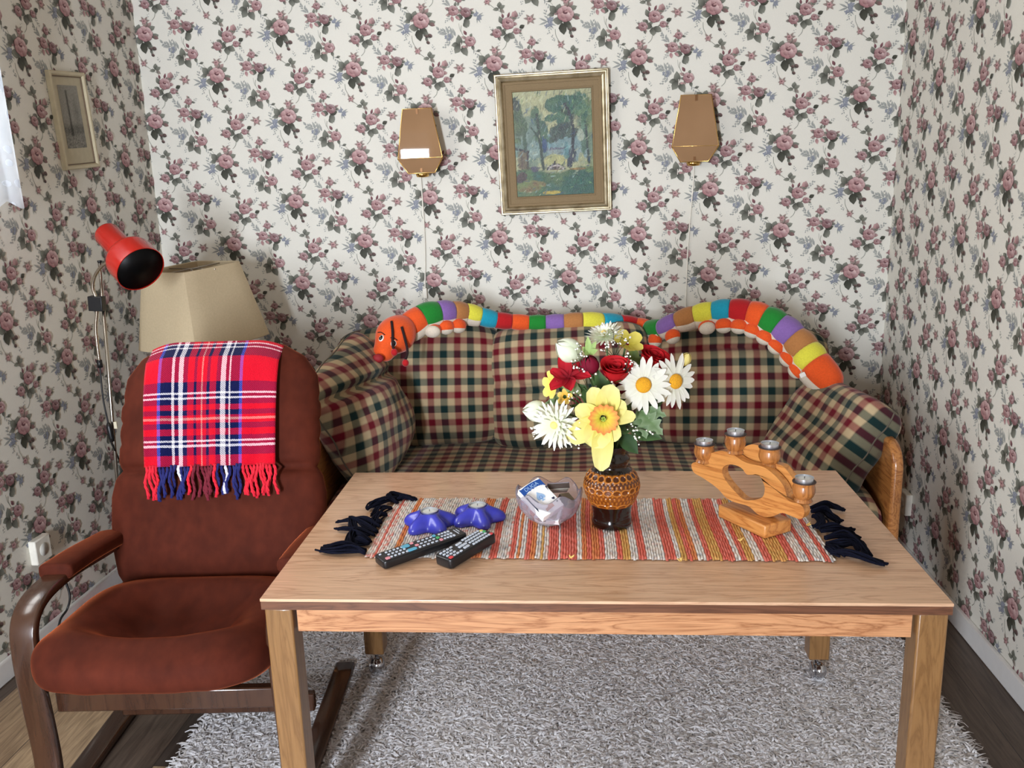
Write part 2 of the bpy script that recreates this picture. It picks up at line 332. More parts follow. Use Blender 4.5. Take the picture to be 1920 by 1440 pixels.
def wallpaper_mat():
    t = NT('rose_wallpaper'); t.set(Roughness=.62); t.b.inputs['Specular IOR Level'].default_value = .25
    a = t.n('ShaderNodeAttribute', attribute_name='Col'); v = t.coord('Object')
    t.base(t.mix(1.0, a.outputs['Color'], t.ramp(t.noise(v, 900, 2), [(.3, (.9, .9, .9, 1)), (.7, (1, 1, 1, 1))]), 'MULTIPLY'))
    t.bump(t.noise(t.coord('Object', (1, 1, .12)), 500, 2), .12, .001); return t.m
WP = wallpaper_mat(); PAPER = c(229, 226, 215)
def paper_wall(name, org, ud, nrm, U, Z, anchor, holes=(), th=.1):
    """a papered wall: slab with openings, and the printed sprays lying on its face"""
    org, ud, nrm = Vector(org), Vector(ud), Vector(nrm); b = MB()
    us = sorted({0, U, *[h[0] for h in holes], *[h[1] for h in holes]}); zs = sorted({0, Z, *[h[2] for h in holes], *[h[3] for h in holes]})
    for i in range(len(us)-1):
        for j in range(len(zs)-1):
            um, zm = (us[i]+us[i+1])/2, (zs[j]+zs[j+1])/2
            if any(h[0] < um < h[1] and h[2] < zm < h[3] for h in holes): continue
            V = [org+ud*u+Vector((0, 0, z))-nrm*d for d in (0, th) for u, z in ((us[i], zs[j]), (us[i+1], zs[j]), (us[i+1], zs[j+1]), (us[i], zs[j+1]))]
            b.add(V, [(0,1,2,3),(7,6,5,4),(0,4,5,1),(1,5,6,2),(2,6,7,3),(3,7,4,0)], col=PAPER)
    nb = len(b.V); Vs = [np.array([tuple(v) for v in b.V])]; Cs = [np.array(b.C)]; sizes = [np.array([4]*len(b.F))]; loops = [np.array(b.F).ravel()]
    an = Vector(anchor)-org; au, az = an.dot(ud), an.z; base = nb
    A, B = .265, .3176
    for i in range(int(-au/A)-3, int((U-au)/A)+4):
        for j in range(int(-az/B)-4, int((Z-az)/B)+5):
            ou, oz = au+i*A, az+(j+(.5 if i % 2 else 0))*B
            lo, hi = _cmin+(ou, oz), _cmax+(ou, oz)
            keep = (hi[:, 0] > .001) & (lo[:, 0] < U-.001) & (hi[:, 1] > .001) & (lo[:, 1] < Z-.001)
            for h in holes: keep &= ~((hi[:, 0] > h[0]) & (lo[:, 0] < h[1]) & (hi[:, 1] > h[2]) & (lo[:, 1] < h[3]))
            ids = np.nonzero(keep)[0]
            if not len(ids): continue
            vi = np.concatenate([np.arange(_co[k], _co[k]+_cs[k]) for k in ids])
            uz = _cv[vi]+(ou, oz); u = np.clip(uz[:, 0], 0, U); z = np.clip(uz[:, 1], 0, Z); off = .0003+_cl[vi]*.000005
            P = np.array(org)[None]+u[:, None]*np.array(ud)[None]+off[:, None]*np.array(nrm)[None]; P[:, 2] += z
            Vs.append(P); Cs.append(_cc[vi]); sizes.append(_cs[ids]); loops.append(base+np.arange(len(vi))); base += len(vi)
    V = np.concatenate(Vs).astype(np.float32); Cc = np.concatenate(Cs).astype(np.float32); S = np.concatenate(sizes).astype(np.int32); L = np.concatenate(loops).astype(np.int32)
    me = bpy.data.meshes.new(name); me.vertices.add(len(V)); me.vertices.foreach_set('co', V.ravel()); me.loops.add(len(L)); me.loops.foreach_set('vertex_index', L)
    me.polygons.add(len(S)); me.polygons.foreach_set('loop_start', np.concatenate([[0], np.cumsum(S)[:-1]]).astype(np.int32))
    me.polygons.foreach_set('use_smooth', [False]*len(S)); me.update(calc_edges=True); me.validate()
    ca = me.color_attributes.new('Col', 'FLOAT_COLOR', 'POINT'); ca.data.foreach_set('color', Cc.ravel()); me.materials.append(WP)
    o = bpy.data.objects.new(name, me); COL.objects.link(o); return struct(o)

DOOR = (-1.03, -.71, .30, 1.86)          # tall narrow window in the rear wall: x0, x1, z0, z1
WIN = (1.05, 2.385, 1.33, 2.10)          # window in the left wall: y0, y1, z0, z1
paper_wall('wall_back', (XL, D_, 0), (1, 0, 0), (0, -1, 0), XR-XL, ZC, (-1.5212, D_, 1.853))
paper_wall('wall_left', (XL, YB, 0), (0, 1, 0), (1, 0, 0), D_-YB, ZC, W(197, 267, XL, 0), [(WIN[0]-YB, WIN[1]-YB, WIN[2], WIN[3])])
paper_wall('wall_right', (XR, D_, 0), (0, -1, 0), (-1, 0, 0), D_-YB, ZC, W(1837, 513, XR, 0))
white = plain('white_paint', c(225, 224, 222), .45, var=.02)
ceil_m = plain('ceiling_paint', c(180, 166, 148), .8, var=.02)
b = MB()
for x0, x1, z0, z1 in ((XL, DOOR[0], 0, ZC), (DOOR[1], XR, 0, ZC), (DOOR[0], DOOR[1], DOOR[3], ZC), (DOOR[0], DOOR[1], 0, DOOR[2])):
    b.box((x0+x1)/2, YB-.05, (z0+z1)/2, x1-x0, .1, z1-z0)
struct(b.build('wall_rear', plain('rear_wall_brown', c(120, 92, 70), .7), smooth=False))  # unseen wall, surface made up: dark brown to cut light bounced from behind
struct(MB().box((XL+XR)/2, (YB+D_)/2, ZC+.05, XR-XL+.2, D_-YB+.2, .1).build('ceiling', ceil_m, smooth=False))

t = NT('laminate_planks'); t.set(Roughness=.42); sep = t.n('ShaderNodeSeparateXYZ'); t.l(t.coord('Object'), sep.inputs[0])
pu = t.math('DIVIDE', t.math('ADD', sep.outputs[0], 5.258), .19); col_i = t.math('FLOOR', pu); w1_ = t.n('ShaderNodeTexWhiteNoise', noise_dimensions='1D'); t.l(col_i, w1_.inputs['W'])
pv = t.math('ADD', t.math('DIVIDE', sep.outputs[1], 1.28), t.math('MULTIPLY', w1_.outputs['Value'], 7.3)); row_i = t.math('FLOOR', pv)
w2_ = t.n('ShaderNodeTexWhiteNoise', noise_dimensions='2D'); cmb = t.n('ShaderNodeCombineXYZ'); t.l(col_i, cmb.inputs[0]); t.l(row_i, cmb.inputs[1]); t.l(cmb.outputs[0], w2_.inputs['Vector'])
tone = t.ramp(w2_.outputs['Value'], [(0, c(92, 78, 68)), (.28, c(186, 160, 128)), (.5, c(74, 64, 58)), (.72, c(150, 132, 114)), (.9, c(176, 150, 120))], 'CONSTANT')
g1 = t.noise(t.coord('Object', (12, 1.0, 1)), 3, 7, .62, 2.2); g2 = t.noise(t.coord('Object', (90, 3, 1)), 2, 4)
col = t.mix(1.0, tone, t.ramp(g1, [(.32, (.5, .47, .45, 1)), (.6, (1, 1, 1, 1))]), 'MULTIPLY'); col = t.mix(1.0, col, t.ramp(g2, [(.3, (.75, .74, .72, 1)), (.7, (1.05, 1.03, 1, 1))]), 'MULTIPLY')
seam = t.math('MULTIPLY', t.math('GREATER_THAN', t.math('FRACT', pu), .012), t.math('GREATER_THAN', t.math('FRACT', pv), .002))
t.base(t.mix(seam, c(40, 33, 28), col)); t.bump(g2, .05)
struct(MB().box((XL+XR)/2, (YB+D_)/2, -.05, XR-XL+.2, D_-YB+.2, .1).build('floor', t.m, smooth=False))
for nm, (cx, cy, sx, sy) in {'baseboard_back': ((XL+XR)/2, D_-.0075, XR-XL-.03, .015), 'baseboard_left': (XL+.0075, (YB+D_)/2, .015, D_-YB), 'baseboard_right': (XR-.0075, (YB+D_)/2, .015, D_-YB)}.items():
    struct(MB().box(cx, cy, .033, sx, sy, .066).build(nm, white, bevel=.004))
# window in the left wall and glazed doors behind the photographer: painted frames
def frame_bars(x0, x1, y0, y1, z0, z1, ax, n, w=.05):
    b = MB(); mx, my, mz = (x0+x1)/2, (y0+y1)/2, (z0+z1)/2
    L = (y1-y0) if ax == 1 else (x1-x0); d = (x1-x0) if ax == 1 else (y1-y0)
    for z in (z0+w/2, z1-w/2): b.box(mx, my, z, *((d, L, w) if ax == 1 else (L, d, w)))
    for k in range(n+1):
        q = -L/2+w/2+(L-w)*k/n
        b.box(mx+(q if ax == 0 else 0), my+(q if ax == 1 else 0), mz, *((d, w, z1-z0-2*w) if ax == 1 else (w, d, z1-z0-2*w)))
    return b
w1 = frame_bars(XL-.07, XL-.01, WIN[0], WIN[1], WIN[2], WIN[3], 1, 2).build('window_1', white, smooth=False); struct(w1)
MB().box(XL-.045, (WIN[0]+WIN[1])/2, WIN[2]+.012, .09, WIN[1]-WIN[0], .024).build('window_sill', white, w1, bevel=.004)
w2 = frame_bars(DOOR[0], DOOR[1], YB-.08, YB-.03, DOOR[2], DOOR[3], 0, 1, .03).build('window_2', white, smooth=False); struct(w2)
# ------------------------------------------------------------------ rug
RX0, RX1, RY0, RY1 = -1.015, .905, .95, 2.78
rug = MB().box((RX0+RX1)/2, (RY0+RY1)/2, .004, RX1-RX0, RY1-RY0, .008).build('shag_rug', plain('rug_backing', c(206, 201, 198), .95), smooth=False)
tag(rug, 'pale grey shaggy rug lying under the table on the plank floor', 'rug')
def pile(N):
    x = rng.uniform(RX0, RX1, N); y = rng.uniform(RY0, RY1, N); th = rng.normal(0, .9, N)+np.where(rng.random(N) < .5, 0, PI)+.4*np.sin(x*9+y*4)
    L = rng.uniform(.022, .040, N); w = rng.uniform(.0020, .0034, N); h = rng.uniform(.003, .009, N)
    dx, dy = np.cos(th), np.sin(th); curl = rng.normal(0, .5, N); V = np.zeros((N, 8, 3)); 
    for k, (s, z) in enumerate(((0, .0), (.33, .75), (.7, 1.0), (1.0, .55))):
        a = th+curl*s; px = x+L*s*np.cos(a); py = y+L*s*np.sin(a); zz = .007+h*z; ww = w*(1, 1, .8, .4)[k]
        V[:, 2*k] = np.stack([px-ww*np.sin(a), py+ww*np.cos(a), zz], 1); V[:, 2*k+1] = np.stack([px+ww*np.sin(a), py-ww*np.cos(a), zz+.0012*rng.random(N)], 1)
    base = np.array([c(228, 225, 226)[:3], c(240, 238, 240)[:3], c(208, 203, 199)[:3], c(246, 245, 247)[:3]])[rng.integers(0, 4, N)]
    C4 = np.ones((N, 8, 4)); C4[:, :, :3] = base[:, None, :]
    me = bpy.data.meshes.new('pile'); me.vertices.add(N*8); me.vertices.foreach_set('co', V.astype(np.float32).ravel())
    q = np.array([[0, 1, 3, 2], [2, 3, 5, 4], [4, 5, 7, 6]]); L_ = (np.arange(N)[:, None, None]*8+q[None]).reshape(-1).astype(np.int32)
    me.loops.add(len(L_)); me.loops.foreach_set('vertex_index', L_); me.polygons.add(N*3); me.polygons.foreach_set('loop_start', (np.arange(N*3)*4).astype(np.int32))
    me.polygons.foreach_set('use_smooth', [True]*(N*3)); me.update(calc_edges=True)
    ca = me.color_attributes.new('Col', 'FLOAT_COLOR', 'POINT'); ca.data.foreach_set('color', C4.astype(np.float32).ravel())
    me.materials.append(vcol('rug_yarn', .85, .2)); o = bpy.data.objects.new('pile', me); COL.objects.link(o); o.parent = rug; o['kind'] = 'stuff'
pile(125000)

# ------------------------------------------------------------------ coffee table
TZ = .60
tb_m = wood('oak_laminate', c(220, 180, 146), c(194, 151, 118), (1.0, 9, 9), .33, .2, .25)
ap_m = wood('oak_apron', c(204, 148, 104), c(160, 104, 66), (1.2, 12, 12), .4, .25)
ed_m = wood('dark_edge_band', c(112, 72, 50), c(88, 54, 36), (1, 10, 10), .4, .2)
lg_m = wood('varnished_beech_legs', c(140, 102, 60), c(120, 84, 46), (9, 9, 1), .38, .12, .3)
chrome = plain('chrome', c(205, 206, 210), .12, 1.0, var=.02)
TW, TD = 1.296, .742
TR = .012
tbl = thing('coffee_table', 'oak veneer coffee table on square legs with chrome castors, standing on the rug', 'table', (.004, 1.861, 0), TR)
MB().box(0, 0, TZ-.003, TW, TD, .006).build('tabletop', tb_m, tbl, smooth=False, bevel=.001)
MB().box(0, 0, TZ-.0145, TW-.002, TD-.002, .017).build('edge_band', ed_m, tbl, smooth=False)
for s in (-1, 1): MB().box(0, s*(TD/2-.028), TZ-.023-.027, TW-.13, .022, .054).build('apron', ap_m, tbl, smooth=False)
for s in (-1, 1): MB().box(s*(TW/2-.028), 0, TZ-.023-.027, .022, TD-.13, .054).build('apron', ap_m, tbl, smooth=False)
for sx in (-1, 1):
    for sy in (-1, 1):
        lx, ly = sx*(TW/2-.032), sy*(TD/2-.032)
        leg = MB().box(lx, ly, (TZ-.023+.075)/2, .054, .054, TZ-.023-.075).build('leg', lg_m, tbl, bevel=.004)
        ca = MB(); M = Matrix.Translation((lx, ly-.012, .040))
        ca.ell((lx+.006, ly-.014, .038), (.019, .023, .023)); ca.ell((lx-.014, ly-.012, .038), (.006, .023, .023))
        ca.tube([(lx, ly, .076), (lx, ly, .05)], .006, 8); ca.tube([(lx, ly, .078), (lx, ly, .072)], .018, 14)
        ca.build('castor', chrome, leg)
# ------------------------------------------------------------------ armchair
ACX, ACY, ACR = -.973, 1.95, math.radians(4.5)
chair = thing('armchair', 'rust velvet armchair with dark bentwood arms standing left of the table', 'armchair', (ACX, ACY, 0), ACR)
def velvet():
    t = NT('rust_velvet'); t.set(Roughness=.8, Sheen_Weight=.7, Sheen_Roughness=.25, Sheen_Tint=c(236, 124, 76)); t.b.inputs['Specular IOR Level'].default_value = .15
    n1 = t.noise(t.coord('Object'), 9, 6, .6); n2 = t.noise(t.coord('Object', (1.5, 1, 1)), 26, 5)
    t.base(t.mix(.2, t.ramp(n1, [(.3, c(66, 24, 12)), (.7, c(84, 33, 19))]), t.ramp(n2, [(.35, c(52, 18, 9)), (.7, c(102, 45, 28))])))
    t.bump(n2, .15, .003); return t.m
vel = velvet(); bent = wood('dark_bentwood', c(70, 44, 30), c(58, 35, 24), (6, 1, 1), .24, .06, .5, .4)
HWX = .277
sidep = [(.13, .470), (.0, .487), (-.12, .503), (-.20, .508), (-.265, .504), (-.307, .487), (-.329, .457), (-.336, .412), (-.336, .35), (-.329, .25), (-.324, .15), (-.326, .08), (-.318, .032), (-.29, .014), (-.15, .013), (.24, .013)]
for s in (-1, 1):
    P = smoothpath([(s*HWX, y, z) for y, z in sidep], 5)
    fr = MB().tube(P, 1, 12, flat=(.028, .0115, .25), ref=(1, 0, 0)).build('side_frame', bent, chair)
    Pp = smoothpath([(s*HWX, y, z+.022) for y, z in ((.12, .464), (.03, .478), (-.06, .491), (-.15, .500), (-.185, .502))], 6)
    MB().tube(Pp, [.55]+[.9, 1]+[1]*(len(Pp)-5)+[.95, .7], 20, flat=(.040, .020, .6), ref=(1, 0, 0)).build('arm_pad', vel, chair)
for y, z in ((-.29, .262), (-.02, .07), (.22, .23)):
    MB().box(0, y, z, 2*HWX-.05, .024, .05).build('crossbar', bent, chair, bevel=.004)
# seat cushion
def seat_cushion():
    b = MB(); nu, nv = 128, 56; V = []; pw = lambda v, q: math.copysign(abs(v)**q, v)
    for j in range(nv+1):
        ph = -PI/2+PI*j/nv
        for k in range(nu):
            th = 2*PI*k/nu; cf = pw(math.cos(ph), .62) if 0 < j < nv else 0
            ex, ey = cf*pw(math.cos(th), .5), cf*pw(math.sin(th), .5); sz = pw(math.sin(ph), .75)
            x, y, z = .272*ex, .25*ey, .060*sz
            if sz > 0:
                r = (abs(ex)**2.6+abs(ey)**2.6)**(1/2.6); g = 1-min(1, max(0, (r-.20)/.62)); g = g*g*(3-2*g)
                z -= .078*g*sz
                for tx in (-.1, 0, .1):
                    for ty in (-.09, .01, .1): z -= .018*g*math.exp(-((x-tx)**2+(y-ty)**2)/.0009)
                z += .022*math.exp(-((ey+.70)/.3)**2)*sz
            w = .0018*math.sin(x*70)*math.exp(-((ey+1)/.35)**2)
            V.append((x*(1+.02*ey), y+w-.195, .380+z-.06*(y+.02)+.01*math.exp(-((ex+1)/.4)**2)*sz))
    return b.add(V, [(j*nu+k, j*nu+(k+1) % nu, (j+1)*nu+(k+1) % nu, (j+1)*nu+k) for j in range(nv) for k in range(nu)])
seat_cushion().build('seat_cushion', vel, chair)
# back cushion, blanket profile
BL_ = .675; b0, b1 = Vector((0, .075, .335)), Vector((0, .315, .965)); bdir = (b1-b0).normalized(); bn = Vector((0, -bdir.z, bdir.y))
def bhw(s):
    q = s/BL_
    base = np.interp(q, [0, .08, .2, .38, .50, .72, .85, .93, .98, 1], [.235, .268, .283, .285, .268, .268, .258, .222, .165, .09])
    return float(base)
def bth(s):
    q = 2*s/BL_-1; return .062*max(0.0, 1-abs(q)**5)**.5
def bcen(s): return b0+bdir*s+bn*(.018*math.sin(PI*s/BL_))
def back_cushion():
    b = MB(); n = 84; m = 90; P = []
    for i in range(m+1):
        s = BL_*(.5-.5*math.cos(PI*i/m)); row = []; w, h = bhw(s), bth(s)
        for k in range(n):
            th = 2*PI*k/n; ca, sa = math.cos(th), math.sin(th)
            x = w*math.copysign(abs(ca)**.55, ca); d = h*math.copysign(abs(sa)**.8, sa)
            if sa > 0:
                d -= .034*math.exp(-((s-.325)/.010)**2)*sa
                if s < .33:
                    for tx in (-.1, 0.0, .1): d -= .010*math.exp(-((x-tx)/.014)**2)*sa*min(1, max(0, (s-.10)/.15))
                d += .0012*math.sin(x*55+s*20)*sa
            x += math.copysign(.012, ca)*(-math.exp(-((s-.325)/.012)**2))*abs(ca)
            if abs(ca) > .3:
                for q in (.40, .45, .51): x -= math.copysign(.006*math.exp(-((s-q)/.008)**2), ca)*abs(ca)
            row.append(bcen(s)+Vector((x, 0, 0))+bn*d)
        P.append(row)
    b.grid(P, closeu=True); return b
back_cushion().build('back_cushion', vel, chair)
# ------------------------------------------------------------------ plaid blanket over the chair back
def plaid():
    t = NT('plaid_wool'); t.set(Roughness=.95, Sheen_Weight=.08); t.b.inputs['Specular IOR Level'].default_value = .08
    R, N, Wt, Lb, Pk = c(206, 12, 38), c(12, 18, 66), c(236, 232, 240), c(80, 90, 200), c(236, 150, 140)
    def mk(segs, lo, hi):
        st = []
        for a, q in segs: st.append(((a-lo)/(hi-lo), q))
        return st
    vs = mk([(380, R), (478, Lb), (500, N), (575, Wt), (592, N), (622, Wt), (655, N), (690, R), (737, N), (756, R), (789, Pk), (800, R), (830, N), (855, R), (900, N), (930, Wt), (963, N), (985, Wt), (998, N), (1060, Lb), (1085, R), (1330, R)], 380, 1330)
    hs = mk([(130, R), (148, Wt), (158, N), (178, Wt), (189, N), (250, R), (420, N), (490, Wt), (502, N), (522, Wt), (535, N), (572, R), (606, N), (640, R), (658, Pk), (672, R), (692, N), (728, R), (772, N), (802, Wt), (814, N), (832, Wt), (846, N), (900, R), (970, R)], 130, 970)
    uv = t.n('ShaderNodeUVMap'); sep = t.n('ShaderNodeSeparateXYZ'); t.l(uv.outputs[0], sep.inputs[0])
    wob = t.math('MULTIPLY', t.math('SUBTRACT', t.noise(t.coord('Object'), 160, 2), .5), .008)
    cu = t.ramp(t.math('ADD', sep.outputs[0], wob), vs, 'CONSTANT'); cv = t.ramp(t.math('SUBTRACT', 1.0, t.math('ADD', sep.outputs[1], wob)), hs, 'CONSTANT')
    tw = t.math('FRACT', t.math('ADD', t.math('MULTIPLY', sep.outputs[0], 62), t.math('MULTIPLY', sep.outputs[1], 62)))
    m = t.math('ADD', t.math('MULTIPLY', t.math('GREATER_THAN', tw, .5), .36), .32)
    t.base(t.mix(m, cu, cv)); nz = t.noise(t.coord('Object'), 420, 4); t.bump(nz, .8, .004); return t.m
blk = thing('plaid_blanket', 'red and blue plaid wool blanket with fringe draped over the chair back', 'blanket', (ACX, ACY, 0), ACR)
BX0, BX1 = -.190, .167; FT = .345
def bl_point(x, d):
    """point of the blanket x across, d down from the crest (negative: behind)"""
    w = 1; s_top = BL_
    gap = .010
    # walk along the front profile; crest bends over the rounded top
    fall = .030*max(0, (abs(x+.01)-.10)/.10)**2
    if d >= 0.0:
        s = s_top-.012-d*.985; q = min(1, d/.05)
        p = bcen(s)+bn*(max(bth(max(0, min(s, BL_))), .012)*min(1, .35+.65*q)+gap)
    else:
        s = s_top-.012+d*.985; q = min(1, -d/.05)
        p = bcen(s)-bn*(max(bth(max(0, min(s, BL_))), .012)*min(1, q)+gap)+Vector((0, 0, 0))
        if d > -.05: p = p.lerp(bcen(s_top-.012)+bn*(gap+.004), 1-q)
    ripple = .004*math.sin(x*38+1.2)*min(1, max(0, d/.2))+.003*math.sin(x*90)*max(0, d/.36)
    return p+Vector((x, 0, 0))+bn*ripple+Vector((0, 0, .008-fall*math.exp(-(d/.12)**2)))
def blanket():
    b = MB(); nx, nd = 60, 90; P = []; U = []
    for i in range(nd+1):
        d = FT-(FT+.26)*i/nd; row = []; ur = []
        for k in range(nx+1):
            a = k/nx; x = BX0+(BX1-BX0)*a+(.008*(d/FT)*(1-2*a) if d > 0 else 0)+.012*max(0, d/FT)
            row.append(bl_point(x, d)); ur.append((a*.9999+.00005, 1-min(.9999, (d if d >= 0 else abs(d))/FT*1.0)))
        P.append(row); U.append(ur)
    U = [[(u, 1-v) for u, v in r] for r in U]
    U = [[(u, 1-v) for u, v in r] for r in U]
    b.grid(P, U); return b
blanket().build('cloth', plaid(), blk, solid=.007)
fr_m = {k: plain('fringe_'+k, q, .9, var=.12, vs=300) for k, q in dict(red=c(212, 24, 48), navy=c(24, 28, 96), white=c(226, 222, 236), dark=c(110, 20, 40)).items()}
R = random.Random(5)
for k in range(38):
    a = (k+.5)/38; X = 380+950*a
    kind = 'red' if X < 470 or X > 1090 else ('white' if 575 < X < 655 and k % 2 or 930 < X < 1000 and k % 2 else ('navy' if X < 690 or 895 < X <= 1090 else R.choice(['red', 'dark', 'dark', 'navy'])))
    x = BX0+(BX1-BX0)*a+.008*(1-2*a)+.012; p0 = bl_point(x, FT-.004); L = .085*R.uniform(.85, 1.1); dx = R.uniform(-.012, .012)
    P = [p0-Vector((0, 0, L*q*.95))+bn*(-.004+.006*math.sin(q*3+k)+.004)+Vector((dx*q+.003*math.sin(q*9+k), bdir.y*-L*q*.9, 0)) for q in np.linspace(0, 1, 9)]
    bb = MB(); 
    for ph in (0, 2.1, 4.2): bb.tube([p+Vector((.0022*math.cos(i*1.5+ph), .0018*math.sin(i*1.5+ph), 0)) for i, p in enumerate(P)], [.0026]*7+[.0034, .0022], 6)
    bb.build('tassel', fr_m[kind], blk)
# ------------------------------------------------------------------ red floor lamp
red_p = plain('red_enamel', c(172, 30, 20), .25, var=.03, coat=.3); black = plain('black_plastic', c(16, 16, 18), .4, var=.05); steel = plain('brushed_steel', c(176, 170, 160), .25, 1.0)
blackin = plain('black_reflector', c(5, 5, 6), .4, spec=.15)
lamp = thing('floor_lamp', 'red metal reading lamp on a slim steel pole behind the armchair', 'lamp', (-1.575, 2.575, 0))
def at(p): return Vector(p)-lamp.location
MB().lathe([(.001, .030), (.03, .030), (.05, .026), (.095, .020), (.112, .012), (.115, .004), (.115, .0)], 40).build('base', red_p, lamp)
pt, pb = at(W(187, 492, 2.575)), at(W(226, 980, 2.575)); pd = (pb-pt).normalized(); pb = pt+pd*((pt.z-.028)/-pd.z)
MB().tube([pt, pt.lerp(pb, .5), pb], .0055, 12).build('pole', steel, lamp)
MB().tube([pt+Vector((0, 0, .006)), pt], .0068, 12).build('pole_cap', black, lamp)
hc = at(W(264, 505, 2.49)); hd = (hc-at(W(199, 437, 2.59))).normalized()
cl = at(W(182, 569, 2.565)); joint = at(W(207, 488, 2.54))
arm = smoothpath([at(W(187, 680, 2.565)), at(W(180, 620, 2.565)), cl, at(W(174, 540, 2.56)), at(W(178, 518, 2.555)), at(W(190, 500, 2.548)), joint, at(W(213, 482, 2.525))], 6)
MB().tube(arm, .0052, 12).build('gooseneck', plain('polished_steel', c(214, 205, 190), .18, 1.0), lamp)
MB().box(0, 0, 0, .046, .026, .046, Matrix.Translation(cl) @ Matrix.Rotation(.05, 4, 'Y')).build('clamp', black, lamp, bevel=.002)
HM = axes(hc-hd*.180, hd.orthogonal(), hd)
head = MB().lathe([(.001, -.030), (.030, -.030), (.037, -.026), (.039, -.020), (.039, .090), (.050, .096), (.067, .103), (.0725, .111), (.0740, .120), (.0740, .180), (.0720, .180), (.0710, .122), (.06, .106), (.03, .104)], 48, HM).build('head', red_p, lamp, auto=50)
MB().lathe([(.0713, .178), (.069, .125), (.055, .109), (.02, .107), (.001, .107)], 40, HM).build('reflector', blackin, head)
bulb = plain('bulb_glass', c(60, 64, 66), .05, coat=1.0); MB().ell((0, 0, 0), (.022, .022, .03), axes(hc-hd*.045, hd.orthogonal(), hd), 20, 12).V
bm = MB(); bm.lathe([(.001, .165), (.012, .162), (.022, .148), (.024, .135), (.016, .112), (.013, .1)], 24, HM); bm.build('bulb', bulb, head)
e0 = at(W(187, 682, 2.565)); MB().tube([e0+Vector((0, 0, .012)), e0-Vector((0, 0, .012))], .0085, 10).build('end_grip', black, lamp)
cord = smoothpath([e0, at(W(193, 745, 2.56)), at(W(203, 795, 2.56)), at(W(207, 825, 2.56)), at(W(218, 850, 2.58)), at(W(232, 885, 2.66)), at(W(240, 930, 2.7))], 6)
MB().tube(cord, .0028, 8).build('cord', black, lamp)
s0, s1 = at(W(203, 793, 2.552)), at(W(211, 828, 2.552)); sw = MB().tube([s0, s0.lerp(s1, .2), s0.lerp(s1, .8), s1], [.005, .009, .009, .005], 10).build('cord_switch', black, lamp)
sp_c = at(W(217, 797, 2.545)); MB().box(sp_c.x, sp_c.y, sp_c.z, .010, .006, .022).build('switch_tag', plain('cream_tag', c(214, 206, 180), .5), lamp, smooth=False)
# ------------------------------------------------------------------ side table and fabric lamp
sw_m = wood('brown_side_table', c(120, 78, 50), c(84, 52, 34), (1.5, 9, 9), .35)
st = thing('side_table', 'low brown wooden side table in the corner behind the armchair', 'table', (-1.385, 2.93, 0))
MB().box(0, 0, .475, .46, .36, .025).build('tabletop', sw_m, st, bevel=.003)
MB().box(0, 0, .13, .42, .33, .02).build('shelf', sw_m, st, bevel=.002)
for sx in (-1, 1): MB().box(sx*.215, 0, .2315, .02, .34, .463).build('side_panel', sw_m, st, bevel=.002)
linen = plain('linen_lampshade', c(188, 170, 138), .85, var=.05, vs=160, bump=.15)
tl = thing('table_lamp', 'beige four-sided fabric lampshade lamp on the side table', 'lamp', (-1.36, 2.92, .4875))
MB().lathe([(.001, 0), (.085, 0), (.085, .012), (.03, .03), (.016, .06), (.028, .12), (.04, .17), (.03, .24), (.012, .29), (.009, .36)], 28).build('base', plain('ceramic_lamp_base', c(150, 110, 70), .3), tl)
SM = Matrix.Translation((0, 0, .36)) @ Matrix.Rotation(math.radians(-3), 4, 'Y') @ Matrix.Rotation(math.radians(3), 4, 'X') @ Matrix.Rotation(math.radians(-28), 4, 'Z')
def shade():
    b = MB(); P = []
    for r, z in ((.168, 0), (.167, .003), (.122, .267), (.121, .27)):
        row = []
        for k in range(48):
            th = 2*PI*k/48+PI/4; e = max(abs(math.cos(th)), abs(math.sin(th))); q = r/e*(1-.06*((1/e-1)/.414)**4)
            row.append(SM @ Vector((q*math.cos(th), q*math.sin(th), z)))
        P.append(row)
    return b.grid(P, closeu=True)
shade().build('shade', linen, tl, solid=.003, auto=40)
b = MB()
for k in range(2):
    th = k*PI/2; b.tube([SM @ Vector((-.127*math.cos(th), -.127*math.sin(th), .262)), SM @ Vector((.127*math.cos(th), .127*math.sin(th), .262))], .002, 6)
b.tube([SM @ Vector((0, 0, -.02)), SM @ Vector((0, 0, .262))], .004, 8); b.build('shade_carrier', steel, tl)
# ------------------------------------------------------------------ sofa
pine = wood('varnished_pine', c(196, 132, 72), c(150, 88, 42), (10, 1.2, 10), .28, .2, .5)
gh = gingham('checked_cotton'); SX = .852
sofa = thing('sofa', 'pine daybed sofa with a checked mattress standing against the back wall', 'sofa', (.012, 2.87, 0))
def side_outline():
    P = [(-.42, .0), (-.37, .0), (-.37, .10), (.33, .10), (.33, 0), (.39, 0), (.39, .60)]
    for k in range(9):
        a = PI/2+k*PI/2/8; P.append((-.34+.08*math.cos(a), .52+.08*math.sin(a)))
    return P
PM = Matrix(((0, 0, 1, 0), (1, 0, 0, 0), (0, 1, 0, 0), (0, 0, 0, 1)))
for s in (-1, 1):
    x0 = s*(SX+.021); MB().prism(side_outline(), x0-.016, x0+.016, PM).build('side_panel', pine, sofa, bevel=.010, seg=3)
MB().box(0, -.375, .215, 2*SX+.006, .026, .11).build('front_rail', pine, sofa, bevel=.004)
MB().box(0, .41, .40, 2*SX+.006, .026, .46).build('back_rest', pine, sofa, bevel=.004)
MB().box(0, .02, .262, 2*SX+.006, .76, .016).build('slat_base', pine, sofa, smooth=False)
